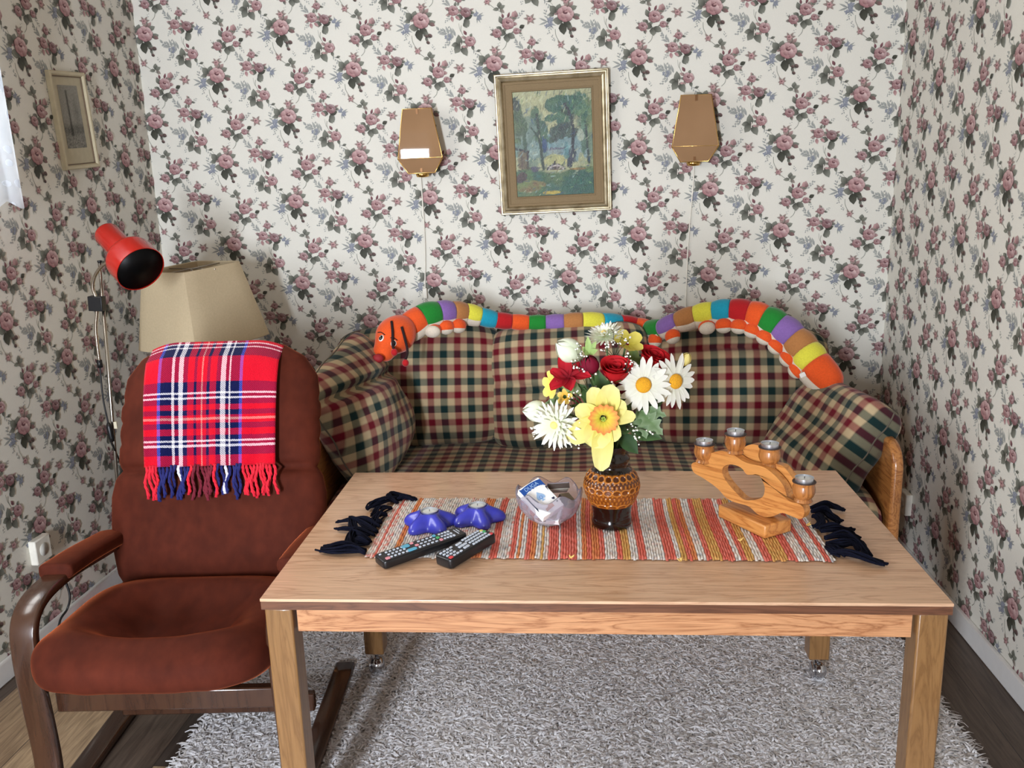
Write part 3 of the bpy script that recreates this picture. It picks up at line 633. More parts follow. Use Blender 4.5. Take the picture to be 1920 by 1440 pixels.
def mattress():
    b = MB(); nx, ny = 110, 50; T_ = .15; X0 = SX-.008; out = []
    # cross-section loop in (y, z), swept along x with rounded ends
    loop = [(-.395, .005), (-.402, .03), (-.404, .07), (-.400, .115), (-.385, .138), (-.36, .147)]+[(y, .15+.004*math.sin((y+.4)*8)) for y in np.linspace(-.32, .36, 26)]+[(.385, .14), (.39, .1), (.39, .02), (.37, .0), (0, 0), (-.37, 0)]
    P, U = [], []; acc = [0]
    for k in range(1, len(loop)): acc.append(acc[-1]+math.dist(loop[k], loop[k-1]))
    for i in range(nx+1):
        a = -1+2*i/nx; x = X0*a; e = (1-abs(a)**40)**.5 if abs(a) < 1 else .0; row = []; ur = []
        for (y, z), L in zip(loop, acc):
            zz = z if z < .075 else .075+(z-.075)*(.55+.45*e)
            row.append(Vector((x, y+.004*math.sin(x*9), .272+zz+.004*math.sin(x*13+y*9)*(z > .12)))); ur.append((x, L))
        P.append(row); U.append(ur)
    b.grid(P, U); n = len(loop); b.F += [tuple(range(n)), tuple(nx*n+k for k in range(n-1, -1, -1))]; return b
mt = mattress().build('mattress', gh, sofa)
pip_m = plain('checked_piping', c(150, 140, 120), .9)
MB().tube([(x, -.402+.004*math.sin(x*9), .272+.095) for x in np.linspace(-SX+.02, SX-.02, 60)], .004, 6).build('piping', pip_m, mt)

def cushion(label, ctr, ex, ey, w, h, T_, p=2.6, q=.55, pinch=.06, seed=0, gusset=False, rot=0, sag=0, crease=None, uvo=(0, 0), bulge_low=0, corner=.10):
    """loose checked cushion: face spanned by ex (across) and ey (up), filled to thickness T_"""
    ex = Vector(ex).normalized(); ey = Vector(ey); ey = (ey-ex*ex.dot(ey)).normalized(); nz = ex.cross(ey); ctr = Vector(ctr)
    root = thing('sofa_cushion', label, 'cushion', ctr, 0, 'loose checked cushions on the sofa'); R = random.Random(seed); ph = [R.uniform(0, 6.28) for _ in range(8)]
    n = 56; cr, sr = math.cos(rot), math.sin(rot)
    def pt(a, b_, side):
        fa, fb = 1-abs(a)**p, 1-abs(b_)**p
        t = T_*.5*(max(fa, 0)*max(fb, 0))**q
        # rounded plan with slightly drawn-in edges
        x = w/2*a*(1-pinch*(1-b_*b_)*0-corner*(abs(b_)**6)*(abs(a)**2)); y = h/2*b_*(1-corner*(abs(a)**6)*(abs(b_)**2))
        x *= 1-pinch*.5*(1-abs(b_)**2)*(abs(a)**4); y -= sag*(1-a*a)*(b_ > -2)*((b_+1)/2)**2
        if bulge_low: t *= 1+bulge_low*(-b_)*.5; y += 0
        wr = (.006*math.sin(x*16+y*9+ph[0])+.004*math.sin(y*31-x*13+ph[1])+.0025*math.sin(x*47+ph[2]+y*22))*(t/(T_*.5)) if T_ else 0
        wr += .005*math.sin(a*9+ph[3])*abs(b_)**5*(1-a*a)+.004*math.sin(b_*9+ph[4])*abs(a)**5*(1-b_*b_)
        if crease:
            for (c0, c1, wd, dp) in crease: t -= dp*math.exp(-((b_-(c0+c1*a))/wd)**2)*(1 if side > 0 else 0)*(1-abs(a)**4)
        return ex*x+ey*y+nz*(side*t+wr)
    b = MB()
    for side in (1, -1):
        P, U = [], []
        for i in range(n+1):
            bb = math.sin(PI/2*(-1+2*i/n)); row, ur = [], []
            for k in range(n+1):
                aa = math.sin(PI/2*(-1+2*k/n)); row.append(pt(aa, bb, side)); u, v_ = w/2*aa, h/2*bb; ur.append((u*cr-v_*sr+uvo[0], u*sr+v_*cr+uvo[1]))
            P.append(row if side > 0 else row[::-1]); U.append(ur if side > 0 else ur[::-1])
        b.grid(P, U)
    b.build('cover', gh, root)
    E = [(math.sin(PI/2*s), -1) for s in np.linspace(-1, 1, 40)]+[(1, math.sin(PI/2*s)) for s in np.linspace(-1, 1, 40)][1:]+[(math.sin(PI/2*s), 1) for s in np.linspace(1, -1, 40)][1:]+[(-1, math.sin(PI/2*s)) for s in np.linspace(1, -1, 40)][1:-1]
    MB().tube([pt(a, b_, 0) for a, b_ in E], .0028, 6, closed=True).build('piping', plain('cushion_piping_%d' % seed, c(92, 84, 72), .9), root)
    return root
lean = Vector((0, .24, 1))
cushion('checked back cushion at the left end of the sofa, under the plush head', (-.63, 3.115, .632), (1, .05, .035), lean, .63, .445, .21, seed=1, uvo=(.01, .0), sag=-.01, rot=.03)
cushion('checked back cushion in the middle of the sofa, behind the flower vase', (-.075, 3.105, .630), (1, -.02, .045), lean, .60, .455, .22, seed=2, uvo=(.03, .02), crease=[(-.18, -.35, .06, .045)], rot=.0)
cushion('checked back cushion at the right end of the sofa, under the striped plush tail', (.53, 3.115, .618), (1, -.04, -.02), lean, .66, .42, .21, seed=3, uvo=(.0, .03), sag=-.02, crease=[(.62, .05, .05, .03)], rot=-.03)
cushion('checked arm cushion propped on the left sofa arm, beside the armchair', (-.752, 2.735, .635), (.14, 1, .26), (-.40, -.26, 1), .48, .45, .22, seed=4, p=2.4, crease=[(.42, -.30, .07, .045)], rot=.30)
cushion('checked box cushion slumped against the right sofa arm, behind the candelabrum', (.760, 2.73, .552), (.26, -1, -.03), (.58, .10, .80), .42, .33, .17, seed=5, p=7, q=.33, pinch=.02, corner=.06, rot=.05)
# ------------------------------------------------------------------ long plush toy
PC = dict(orange=c(226, 84, 26), green=c(20, 126, 40), purple=c(132, 98, 166), brown=c(176, 118, 66), yellow=c(222, 216, 68), blue=c(20, 150, 178), red=c(176, 14, 22))
PMt = {k: plain('plush_'+k, q, .95, var=.08, vs=220, bump=.25, sheen=.3) for k, q in PC.items()}; cream_m = plain('plush_cream', c(214, 202, 184), .95, bump=.2, vs=200); felt = plain('felt_dark', c(34, 10, 14), .9)
seq = ['orange', 'green', 'purple', 'brown', 'yellow', 'blue', 'red']
# centre line: picture column, row, distance, radius
pl = [(762, 622, 2.95, .046), (790, 601, 2.985, .05), (822, 592, 3.02, .046), (848, 590, 3.05, .042), (873, 591, 3.08, .038), (900, 597, 3.10, .034), (930, 604, 3.12, .031), (960, 607, 3.13, .029), (992, 609, 3.14, .028), (1024, 609, 3.14, .029), (1058, 608, 3.14, .031), (1092, 606, 3.14, .033), (1128, 607, 3.16, .033), (1162, 609, 3.20, .031), (1193, 614, 3.22, .031), (1216, 620, 3.19, .033), (1242, 620, 3.12, .036), (1271, 607, 3.08, .036), (1304, 597, 3.06, .040), (1338, 591, 3.04, .042), (1370, 588, 3.02, .044), (1404, 592, 3.0, .047), (1432, 602, 2.975, .050), (1460, 617, 2.95, .053), (1487, 640, 2.92, .055), (1509, 664, 2.89, .057), (1527, 688, 2.86, .057), (1569, 736, 2.80, .050)]
PP = [W(u, v-4, y)+Vector((0, 0, .0)) for u, v, y, r in pl]; PRd = [r for *_, r in pl]
plush = thing('plush_toy', 'long multicoloured plush caterpillar toy with an orange dog head lying along the cushions', 'plush toy', PP[14])
o0 = PP[14]; fine = smoothpath(PP, 8); rf = []
for i in range(len(PRd)-1):
    for q in range(8): rf.append(PRd[i]+(PRd[i+1]-PRd[i])*q/8)
rf.append(PRd[-1])
nseg = len(PP)-1
for i in range(nseg):
    a, b_ = i*8, i*8+8; Q = [p-o0 for p in fine[a:b_+1]]
    rr = [rf[a+k]*(.94+.10*math.sin(PI*k/8)) for k in range(9)]
    if i == nseg-1:
        col = 'orange'; rr = [rf[a]*max(.02, 1-(k/8)**3.2)**.5 for k in range(9)]
    elif i == 0: col = 'orange'
    else: col = seq[i % 7]
    s = MB().tube(Q, rr, 20).build('body_segment', PMt[col], plush)
    d = (Q[-1]-Q[0]).normalized(); mid = Q[4]; down = (Vector((0, -.35, -1))); down = (down-d*down.dot(d)).normalized()
    if i > 14 or i < 5:   # pale belly band and the stubby feet
        bel = [p+down*(rf[a+k]*.38) for k, p in enumerate(Q)]
        MB().tube(bel, [r*.80 for r in rr], 14).build('belly', cream_m, s)
    if i in (1, 2, 3, 15, 16, 18, 19, 20, 21, 22, 23, 24, 25):
        side = d.cross(down).normalized(); fwd = down if True else side
        fc = mid+down*(rf[a]*1.02)+Vector((0, -.026, 0)); Mx = axes((0, 0, 0), d, Vector((0, -1, -.25)) if i in (1, 17, 18) else down)
        f = MB().ell(fc, (.030, .024, .026), Mx.to_3x3(), 16, 10).build('foot', PMt['orange'], s)
        MB().ell(fc+(Mx.to_3x3() @ Vector((0, 0, .011 if i in (1, 17, 18) else .007))), ((.029, .023, .017) if i in (1, 17, 18) else (.0275, .0215, .021)), Mx.to_3x3(), 16, 10).build('sole', cream_m, f)
# head
hp = W(740, 628, 2.90)-o0; snout = W(719, 662, 2.83)-o0
hx = Vector((.25, -.25, -.93))
def dog_head():
    b = MB(); n = 28; P = []
    stn = [(0, .004), (.012, .03), (.03, .047), (.06, .060), (.09, .063), (.115, .058), (.135, .046), (.155, .037), (.178, .034), (.192, .028), (.200, .016), (.203, .003)]
    ctrs = smoothpath([W(772, 606, 2.96)-o0, W(752, 618, 2.92)-o0, W(737, 634, 2.885)-o0, W(724, 652, 2.85)-o0, W(714, 674, 2.815)-o0], 11)
    L = [0]
    for k in range(1, len(ctrs)): L.append(L[-1]+(ctrs[k]-ctrs[k-1]).length)
    for s, r in stn:
        q = s/.203*L[-1]; j = min(max(int(np.searchsorted(L, q)), 1), len(L)-1); f = (q-L[j-1])/(L[j]-L[j-1]); p = ctrs[j-1].lerp(ctrs[j], f); d = (ctrs[j]-ctrs[j-1]).normalized()
        a = Vector((1, 0, 0)); a = (a-d*a.dot(d)).normalized(); bq = d.cross(a)
        P.append([p+a*r*1.12*math.cos(2*PI*k/n)+bq*r*math.sin(2*PI*k/n) for k in range(n)])
    return b.grid(P, closeu=True), ctrs
hb, hctr = dog_head(); hd_ = hb.build('head', PMt['orange'], plush, sub=1)
MB().ell(W(709, 672, 2.785)-o0, (.019, .015, .015), None, 16, 10).build('nose', plain('plush_nose', c(150, 22, 34), .7), hd_)
cam_dir = lambda p: (Vector((0, 0, CAMZ))-(p+o0)).normalized()
whitee = plain('eye_white', c(240, 236, 230), .3); eyeb = plain('eye_black', c(12, 10, 12), .15)
dg = bpy.context.evaluated_depsgraph_get(); dg.update()
hev = hd_.evaluated_get(dg)
def on_head(u, v):
    o_ = Vector((0, 0, CAMZ))-o0; d_ = (W(u, v, 2.9)-Vector((0, 0, CAMZ))).normalized(); ok, loc, nor, _ = hev.ray_cast(o_, d_)
    return (loc, nor) if ok else (W(u, v, 2.84)-o0, Vector((0, -1, 0)))
for u, v in ((715, 634), (738, 644)):
    p, n_ = on_head(u, v); M = axes((0, 0, 0), Vector((1, 0, -.2)), n_).to_3x3()
    e = MB().ell(p, (.010, .0125, .004), M, 14, 8).build('eye', whitee, hd_); MB().ell(p+n_*.0025, (.0072, .0095, .0035), M, 12, 8).build('pupil', eyeb, e); MB().ell(p+n_*.005+Vector((-.001, 0, .003)), (.0015, .0015, .001), M, 8, 6).build('eye_glint', whitee, e)
    br_ = [on_head(u-6+k*2.6, v-13+abs(k-2.2)*1.1+(k*.8)) for k in range(6)]
    MB().tube([q+m*.001 for q, m in br_], .0016, 6).build('eyebrow', felt, hd_)
for pts in (((735, 602), (737, 622), (737, 645), (739, 655)), ((754, 612), (760, 634), (765, 658), (760, 675))):
    Q = [on_head(u, v)[0]+Vector((0, -.008, 0)) for u, v in pts[:3]]+[W(*pts[3], 2.80)-o0]
    Q = smoothpath(Q, 5); an = MB().tube(Q, .0045, 8).build('antenna', felt, hd_); MB().ell(Q[-1]-Vector((0, 0, .010)), (.0115, .0115, .0125), None, 14, 10).build('bobble', PMt['red'], an)
tg = W(1505, 703, 2.80)-o0; MB().box(0, 0, 0, .018, .002, .014, Matrix.Translation(tg) @ Matrix.Rotation(-.5, 4, 'Y')).build('care_label', whitee, plush, smooth=False)
# ------------------------------------------------------------------ rag runner
runner = thing('table_runner', 'striped red, yellow and white rag-weave runner with navy fringe across the table', 'table runner', (0, 1.845, TZ))
def rag():
    b = MB(); x = -.483; n = 46; k = 0; R = random.Random(11)
    RD, PKR, OR, YL, WH, GB, PKW = c(226, 108, 92), c(232, 152, 140), c(226, 150, 92), c(224, 182, 108), c(238, 232, 224), c(128, 132, 146), c(236, 200, 190)
    plan = []
    while x < .484:
        t_ = (x+.483)/.966
        if t_ < .27: kind = R.choices(['white', 'pinkw', 'red', 'orange'], [5, 4, 1.6, .5])[0]; run = R.choice([1, 2, 3]) if kind != 'red' else R.choice([1, 2])
        elif t_ < .5: kind = R.choices(['red', 'white', 'orange', 'pinkw', 'yellow'], [4, 3, 2, 1.6, .8])[0]; run = R.choice([2, 2, 3, 4]) if kind == 'red' else R.choice([1, 2])
        elif t_ < .93: kind = R.choices(['red', 'white', 'yellow', 'orange'], [3.4, 4, 2.6, 1])[0]; run = R.choice([2, 2, 3])
        else: kind = R.choices(['white', 'pinkw', 'red'], [4, 2, 1])[0]; run = 2
        for _ in range(run):
            plan.append((x, kind)); x += R.uniform(.0048, .0062)
    for i, (x0, kind) in enumerate(plan):
        w = (plan[i+1][0] if i+1 < len(plan) else x0+.0055)-x0; ends = R.uniform(-.004, .004), R.uniform(-.004, .004); tuft = R.random() < .06
        off = R.uniform(-.1, .1); P, Cc = [], []
        for j in range(n+1):
            q = j/n; y = -.176+ends[0]*(j == 0)+(.352+ends[1]-ends[0])*q; wav = .0022*math.sin(q*5+1.2)+.0006*math.sin(q*60+i)
            hh = .0042+.0009*math.sin(q*75+i*2.1)+.0006*R.random()
            if j in (0, n): hh *= .6
            row = [Vector((x0+wav, y, .0022)), Vector((x0+wav+w*.25, y, hh)), Vector((x0+wav+w*.75, y, hh)), Vector((x0+wav+w, y, .0022))]
            if kind == 'white': q_ = lerp(R.choices([WH, GB, PKW, c(214, 220, 230)], [6, 1.2, 1.5, 1.3])[0], WH, .45)
            elif kind == 'pinkw': q_ = R.choices([PKW, WH, PKR], [3, 3, 1])[0]
            elif kind == 'red': q_ = lerp(RD, PKR, R.uniform(0, .5))
            elif kind == 'orange': q_ = lerp(OR, RD, R.uniform(0, .5))
            else: q_ = lerp(YL, OR, R.uniform(0, .6))
            sh = R.uniform(.88, 1.06); q_ = tuple(min(1, v*sh) for v in q_[:3])+(1,)
            P.append(row); Cc.append([q_]*4)
        b.grid(P, col=Cc)
    return b
rag().build('woven_cloth', vcol('rag_cotton', .92, .15, .15, 500, bump=.3), runner)
navy = plain('navy_yarn', c(14, 16, 30), .95, var=.3, vs=300, spec=.1)
R = random.Random(3)
def tassel(pts, spread=.012, n=15, rr=.0023):
    b = MB(); P0 = [W(u, v, TZ+.006, 2)-runner.location for u, v in pts]
    for k in range(n):
        o1, o2 = R.uniform(-1, 1), R.uniform(0, 1); m = len(P0); P = []
        for i, p in enumerate(P0):
            q = i/(m-1); d = (P0[min(i+1, m-1)]-P0[max(i-1, 0)]).normalized(); s = Vector((-d.y, d.x, 0))
            P.append(p+s*spread*o1*(.35+.65*math.sin(PI*min(1, q*1.1)*.75))+Vector((0, 0, .002+.017*o2*math.sin(PI*min(1, q+.1))*(1-.6*abs(o1))+.0015*math.sin(q*9+k)))+s*(.004*math.sin(q*7+k*1.7)*q)+d*(R.uniform(-.008, .008)*q))
        b.tube(smoothpath(P, 4), rr, 5)
    b.build('tassel', navy, runner)
for pts, sp in (
    ([(748, 936), (722, 942), (702, 948), (690, 954)], .012), ([(746, 940), (758, 936), (776, 938)], .010), ([(745, 945), (730, 936), (740, 930), (765, 934)], .008),
    ([(735, 955), (716, 958), (704, 968)], .014), ([(725, 968), (710, 972), (700, 985)], .013), ([(716, 982), (706, 984), (698, 992)], .010),
    ([(712, 990), (690, 983), (664, 980), (634, 979)], .006), ([(706, 1000), (684, 990), (662, 978), (668, 1000), (684, 1006)], .012), ([(702, 1006), (678, 998), (650, 994), (631, 993)], .006),
    ([(695, 1018), (676, 1008), (660, 1004), (655, 1020), (660, 1030)], .008), ([(692, 1022), (676, 1020), (668, 1012)], .010), ([(686, 1036), (660, 1034), (630, 1036), (603, 1030)], .012), ([(684, 1040), (662, 1030), (640, 1026), (610, 1026)], .006),
    ([(1520, 955), (1545, 950), (1562, 953), (1581, 957)], .008), ([(1521, 962), (1545, 962), (1560, 972), (1575, 980)], .010), ([(1524, 970), (1538, 975), (1542, 986), (1530, 990)], .010),
    ([(1535, 993), (1560, 992), (1580, 996), (1596, 994)], .006), ([(1538, 998), (1570, 998), (1592, 1004), (1604, 1010)], .010), ([(1546, 1012), (1580, 1010), (1610, 1022), (1626, 1042)], .010),
    ([(1548, 1022), (1576, 1026), (1600, 1022), (1615, 1032)], .010), ([(1556, 1040), (1590, 1044), (1630, 1056), (1658, 1060)], .011), ([(1554, 1034), (1585, 1040), (1620, 1050), (1650, 1056)], .009), ([(1550, 1028), (1562, 1035), (1580, 1042)], .012)):
    tassel(pts, sp)
kn = MB()
for u, v in ((1388, 1014), (1276, 1052), (1070, 1046), (1515, 985)):
    p = W(u, v, TZ+.006, 2)-runner.location
    for k in range(6): kn.tube([p, p+Vector((R.uniform(-.008, .008), R.uniform(-.008, .008), R.uniform(.002, .008)))], [.002, .001], 5)
kn.build('loose_thread', plain('yellow_thread', c(228, 190, 110), .9), runner)
ZR = TZ+.0056
# ------------------------------------------------------------------ vase
VX, VY = .0475, 1.853
vase = None
VP = [(.001, .006), (.038, .006), (.040, .0), (.044, .002), (.0455, .010), (.0435, .018), (.0425, .024), (.043, .028), (.0425, .031), (.044, .036), (.0435, .040), (.046, .046), (.0465, .050)]
VP += [(float(np.interp(z, [.05, .062, .078, .093, .108, .120, .129, .136], [.0465, .053, .0600, .0625, .0612, .0555, .0475, .041])), z) for z in np.linspace(.052, .135, 84)]
VP += [(.0385, .138), (.036, .142), (.0372, .147), (.0400, .152), (.0408, .157), (.0392, .162), (.0350, .167), (.0336, .174), (.0350, .181), (.0385, .188), (.0392, .190), (.0375, .1905), (.034, .186), (.031, .174), (.031, .16), (.028, .15)]
AMB, DRK, DBR = c(176, 106, 32), c(70, 30, 8), c(18, 7, 4)
def vrel(r, z, th, i):
    if not .054 < z < .134: return 0.0
    a = th/(2*PI)
    for z0, n in ((.0945, 20), (.1235, 20), (.0565, 14)):
        q = (a*n) % 1-.5; dz = (z-z0)/.0062; rr = math.hypot(q*2*1.05, dz)
        if rr < 1.35 and abs(z-z0) < .0085: return .0016*math.exp(-((rr-1)/.22)**2)-.0012*(rr < .8)
    row = (z-.064)/.0095; off = .5*(int(row) % 2); q = (a*38+off) % 1-.5; f = row % 1-.5
    return .0013*(1-min(1, (q/.28)**2))*(1-min(1, abs(f/.48)**3))-.0004
vb = MB(); vb.lathe(VP, 420, None, lambda r, z, th, i: (r+vrel(r, z, th, i), z))
cols = []
for (x, y, z) in vb.V:
    th = math.atan2(y, x) % (2*PI); r = math.hypot(x, y)
    if z < .0535 or z > .1315: cols.append(DBR)
    else:
        h = vrel(r, z, th, 0); lo = lerp(DRK, c(120, 62, 14), min(1, max(0, (.112-z)/.03))); cols.append(lerp(lo, AMB, min(1, max(0, (h+.0004)/.0014))))
vb.C = cols
vo = vb.build('vase', vcol('glazed_stoneware', .16, .5, .12, 60, coat=.3)); vo.location = (VX, VY, ZR)
tag(vo, 'amber and dark brown glazed stoneware vase holding the flowers', 'vase')
# ------------------------------------------------------------------ flowers
stem_m = plain('flower_stem', c(70, 96, 48), .6); leaf_m = vcol('flower_leaf', .55, .3, .2, 90, sss=.15); pet_m = vcol('silk_petal', .7, .2, .06, 120, sss=.22)
MOUTH = Vector((VX, VY, ZR+.16))
def stem_to(root, p, n, thick=.0022):
    """wire stem from the vase mouth to the back of the flower head"""
    a = MOUTH+Vector((R.uniform(-.012, .012), R.uniform(-.012, .012), -.06)); m = MOUTH+Vector((max(-.022, min(.022, (p.x-VX)*.22)), max(-.022, min(.022, (p.y-VY)*.2)), .035))
    P = smoothpath([a, m, m.lerp(p-n*.03, .55)+Vector((0, 0, .02)), p-n*.012], 6)
    MB().tube([q-root.location for q in P], thick, 7).build('stem', stem_m, root)
def petal(b, M, L, w, cup=.2, droop=0, tip=.0, colr=((1, 1, 1, 1), (1, 1, 1, 1)), twist=0, ruffle=0, base_w=.25, m=7, k=4, fold=.12):
    """one petal growing along x of M, opening towards z"""
    P, Cc = [], []
    for i in range(m+1):
        t = i/m; hw = w*.5*((base_w+(1-base_w)*math.sin(PI*min(1, t*.92)**.85)) if t < .98 else base_w*.35+tip)
        row, cr = [], []
        for j in range(-k, k+1):
            s = j/k; x = L*t; y = hw*s; z = cup*L*math.sin(t*PI*.5)*t-droop*L*t*t+fold*hw*s*s+ruffle*math.sin(t*9+s*7)*t
            row.append(M @ Vector((x, y, z))); cr.append(lerp(colr[0], colr[1], t))
        P.append(row); Cc.append(cr)
    b.grid(P, col=Cc)
def head_frame(p, n): return axes(p, Vector((0, 0, 1)) if abs(Vector(n).normalized().z) < .9 else Vector((1, 0, 0)), n)
def ring(b, M, n, L, w, cup, colr, off=0, r0=.004, jit=.1, **kw):
    for k in range(n):
        th = 2*PI*(k+off)/n+R.uniform(-jit, jit); s = R.uniform(.9, 1.08)
        Q = M @ Matrix.Rotation(th, 4, 'Z') @ Matrix.Translation((r0, 0, 0)) @ Matrix.Rotation(R.uniform(-.12, .12), 4, 'X')
        petal(b, Q, L*s, w*R.uniform(.9, 1.1), cup+R.uniform(-.08, .08), colr=colr, **kw)
def flower(name, label, cat, p, n, group=None):
    n = Vector(n).normalized(); root = thing(name, label, cat, (VX, VY, ZR+.10), 0, group); stem_to(root, Vector(p), n)
    return root, head_frame(Vector(p)-root.location, n)
WHT, CRM = c(236, 234, 226), c(226, 228, 196)
def daisy(label, p, n, r, disc=c(226, 160, 24), np_=19, dr=.3, layers=1):
    root, M = flower('daisy', label, 'flower', p, n, 'white daisies in the vase'); b = MB()
    for l in range(layers): ring(b, M @ Matrix.Translation((0, 0, .003*l)), np_, r*(1-.14*l), r*.26, .02+.22*l, (lerp(CRM, WHT, .4), WHT), off=.5*l, droop=.05, base_w=.45, tip=.0, k=3)
    b.build('petals', pet_m, root)
    MB().ell((0, 0, 0), (r*dr, r*dr, r*dr*.45), None, 20, 10, e=(.8, 1)).V
    d = MB(); d.ell(M.translation+M.to_3x3() @ Vector((0, 0, .004)), (r*dr, r*dr, r*dr*.5), M.to_3x3(), 24, 12); d.build('flower_disc', plain('daisy_disc', disc, .8, var=.3, vs=700, bump=.9), root)
def F(u, v, y): return W(u, v, y)
daisy('large white daisy with orange disc facing the front, right of the red rose', F(1206, 722, 1.79), (.08, -1, .22), .056)
daisy('white daisy with orange disc turned to the right edge of the bouquet', F(1265, 715, 1.82), (.55, -.85, .12), .055)
def gerbera(label, p, n, r, pale=c(232, 240, 206)):
    root, M = flower('gerbera', label, 'flower', p, n, 'white gerberas in the vase'); b = MB()
    for l, (L, k) in enumerate(((1, 22), (.85, 20), (.6, 16), (.35, 12))): ring(b, M @ Matrix.Translation((0, 0, .003*l)), k, r*L, r*.17, .08+.28*l, (pale, WHT), off=.5*l, base_w=.4, k=2, m=6)
    b.build('petals', pet_m, root); d = MB(); d.ell(M.translation+M.to_3x3() @ Vector((0, 0, .01)), (r*.16,)*3, M.to_3x3(), 14, 8); d.build('flower_disc', plain('gerbera_disc', c(240, 214, 130), .8, vs=700, bump=.6), root)
gerbera('white double gerbera hanging low on the left of the bouquet', F(1042, 796, 1.755), (-.35, -.9, .1), .052)
gerbera('white gerbera seen edge-on at the top of the bouquet', F(1134, 632, 1.86), (-.25, -.25, .9), .042)
def tulip(label, p, n, L=.058, w=.05, colr=(c(214, 226, 180), c(246, 248, 236)), name='tulip', group='white tulips in the vase', np_=(3, 3)):
    root, M = flower(name, label, 'flower', p, n, group); b = MB()
    for l, k in enumerate(np_):
        for j in range(k):
            Q = M @ Matrix.Rotation(2*PI*(j+.5*l)/k, 4, 'Z'); P, Cc = [], []
            for i in range(9):
                t = i/8; rad = w*.5*(math.sin(PI*(.08+.905*t))**.7)*(1-.08*l)+.001; row, cr = [], []
                for s in np.linspace(-1, 1, 9):
                    a = s*(.98 if t < .6 else .98*max(.05, (1-t)/.4)**.55); rq = rad*(1-.10*abs(s)**4+.05*(1-l)); row.append(Q @ Vector((rq*math.cos(a), rq*math.sin(a), L*t*(1+.06*(1-l))-.012))); cr.append(lerp(lerp(colr[0], colr[1], t**.6), colr[0], .5*abs(s)**3+.25*max(0, 1-abs(s)*6)))
                P.append(row); Cc.append(cr)
            b.grid(P, col=Cc)
    b.build('petals', pet_m, root); return root
tulip('closed white tulip leaning left at the top left of the bouquet', F(1078, 665, 1.82), (-.75, -.2, .55))
tulip('closed white tulip pointing left above the low gerbera', F(1020, 772, 1.80), (-.95, -.25, .12), .056, .044)
tulip('pale yellow bud at the upper right edge of the bouquet', F(1284, 676, 1.86), (.4, -.3, .85), .03, .022, (c(214, 190, 90), c(240, 226, 150)), 'flower_bud', None)
tulip('dark crimson rosebud between the white tulip and the red rose', F(1106, 690, 1.81), (-.1, -.45, .85), .042, .040, (c(96, 8, 30), c(136, 20, 50)), 'rosebud', None)
tulip('small crimson bud tucked beside the large front daisy', F(1164, 728, 1.80), (-.4, -.6, .5), .028, .024, (c(84, 8, 26), c(120, 16, 44)), 'rosebud', None)
def rose(label, p, n, r=.03):
    root, M = flower('rose', label, 'flower', p, n, 'red roses in the vase'); b = MB(); A, B = c(130, 8, 18), c(206, 34, 42)
    for l, (rad, hgt, k) in enumerate(((.30, 1.15, 2), (.55, 1.2, 3), (.82, 1.22, 3), (1.0, 1.15, 3))):
        for j in range(k):
            Q = M @ Matrix.Rotation(2*PI*(j+.37*l)/k, 4, 'Z'); P, Cc = [], []
            for i in range(9):
                t = i/8; rr = r*rad*(.35+.65*math.sin(min(1, t*1.25)*PI/2)); lip = r*.30*rad*max(0, (t-.72)/.28)**2; row, cr = [], []
                for s in np.linspace(-1, 1, 11):
                    a = s*PI/k*1.45; edge = 1-.18*abs(s)**3*t; row.append(Q @ Vector(((rr+lip*(1-abs(s)*.4))*math.cos(a), (rr+lip*(1-abs(s)*.4))*math.sin(a), r*2.0*hgt*.72*t*edge-r*1.2))); cr.append(lerp(A, B, t*.6+.13*l))
                P.append(row); Cc.append(cr)
            b.grid(P, col=Cc)
    b.build('petals', pet_m, root); s_ = MB()
    for j in range(5): petal(s_, M @ Matrix.Translation((0, 0, -r*1.25)) @ Matrix.Rotation(1.257*j, 4, 'Z'), r*1.1, r*.5, .9, colr=(c(60, 88, 40), c(96, 120, 60)))
    s_.build('sepals', leaf_m, root)
rose('open red rose at the centre top of the bouquet', F(1155, 692, 1.79), (.05, -.40, .92), .0275)
rose('red rose half hidden behind the front daisy', F(1226, 672, 1.86), (.35, -.3, .9), .028)
# red lily-like bloom
root, M = flower('lily', 'open red bloom with long curling petals on the left of the bouquet', 'flower', F(1066, 708, 1.79), (-.2, -.55, .75)); b = MB()
for k, (th, L, w, cu) in enumerate(((2.75, .052, .03, .05), (1.7, .045, .03, .6), (.5, .036, .028, .65), (-.35, .048, .034, .15), (3.5, .048, .028, .0), (-1.4, .038, .03, .1))):
    petal(b, M @ Matrix.Rotation(-th+PI/2+.6, 4, 'Z'), L, w, cu, droop=.1, colr=(c(120, 6, 24), c(204, 34, 48)), fold=.5, ruffle=.002, k=5, m=9)
b.build('petals', pet_m, root)
# daffodil
root, M = flower('daffodil', 'big yellow daffodil with orange trumpet hanging over the vase mouth', 'flower', F(1131, 784, 1.735), (.05, -1, .12)); b = MB()
YA, YB_ = c(224, 210, 92), c(242, 236, 160)
M2 = axes(M.translation, Vector((1, 0, 0)), M.to_3x3() @ Vector((0, 0, 1)))
for ang, L, w, dr in ((75, .066, .05, 0), (110, .062, .042, 0), (35, .05, .04, 0), (2, .062, .032, .05), (160, .056, .04, 0), (212, .082, .05, .05), (268, .108, .046, .05), (300, .05, .04, 0), (250, .06, .06, 0)):
    petal(b, M2 @ Matrix.Rotation(math.radians(ang), 4, 'Z') @ Matrix.Translation((.006, 0, -.002*(ang % 3))), L, w, -.03, droop=dr, colr=(YA, YB_), ruffle=.0015, fold=.25, base_w=.4, k=4, m=10)
b.build('petals', pet_m, root); tb = MB(); P, Cc = [], []
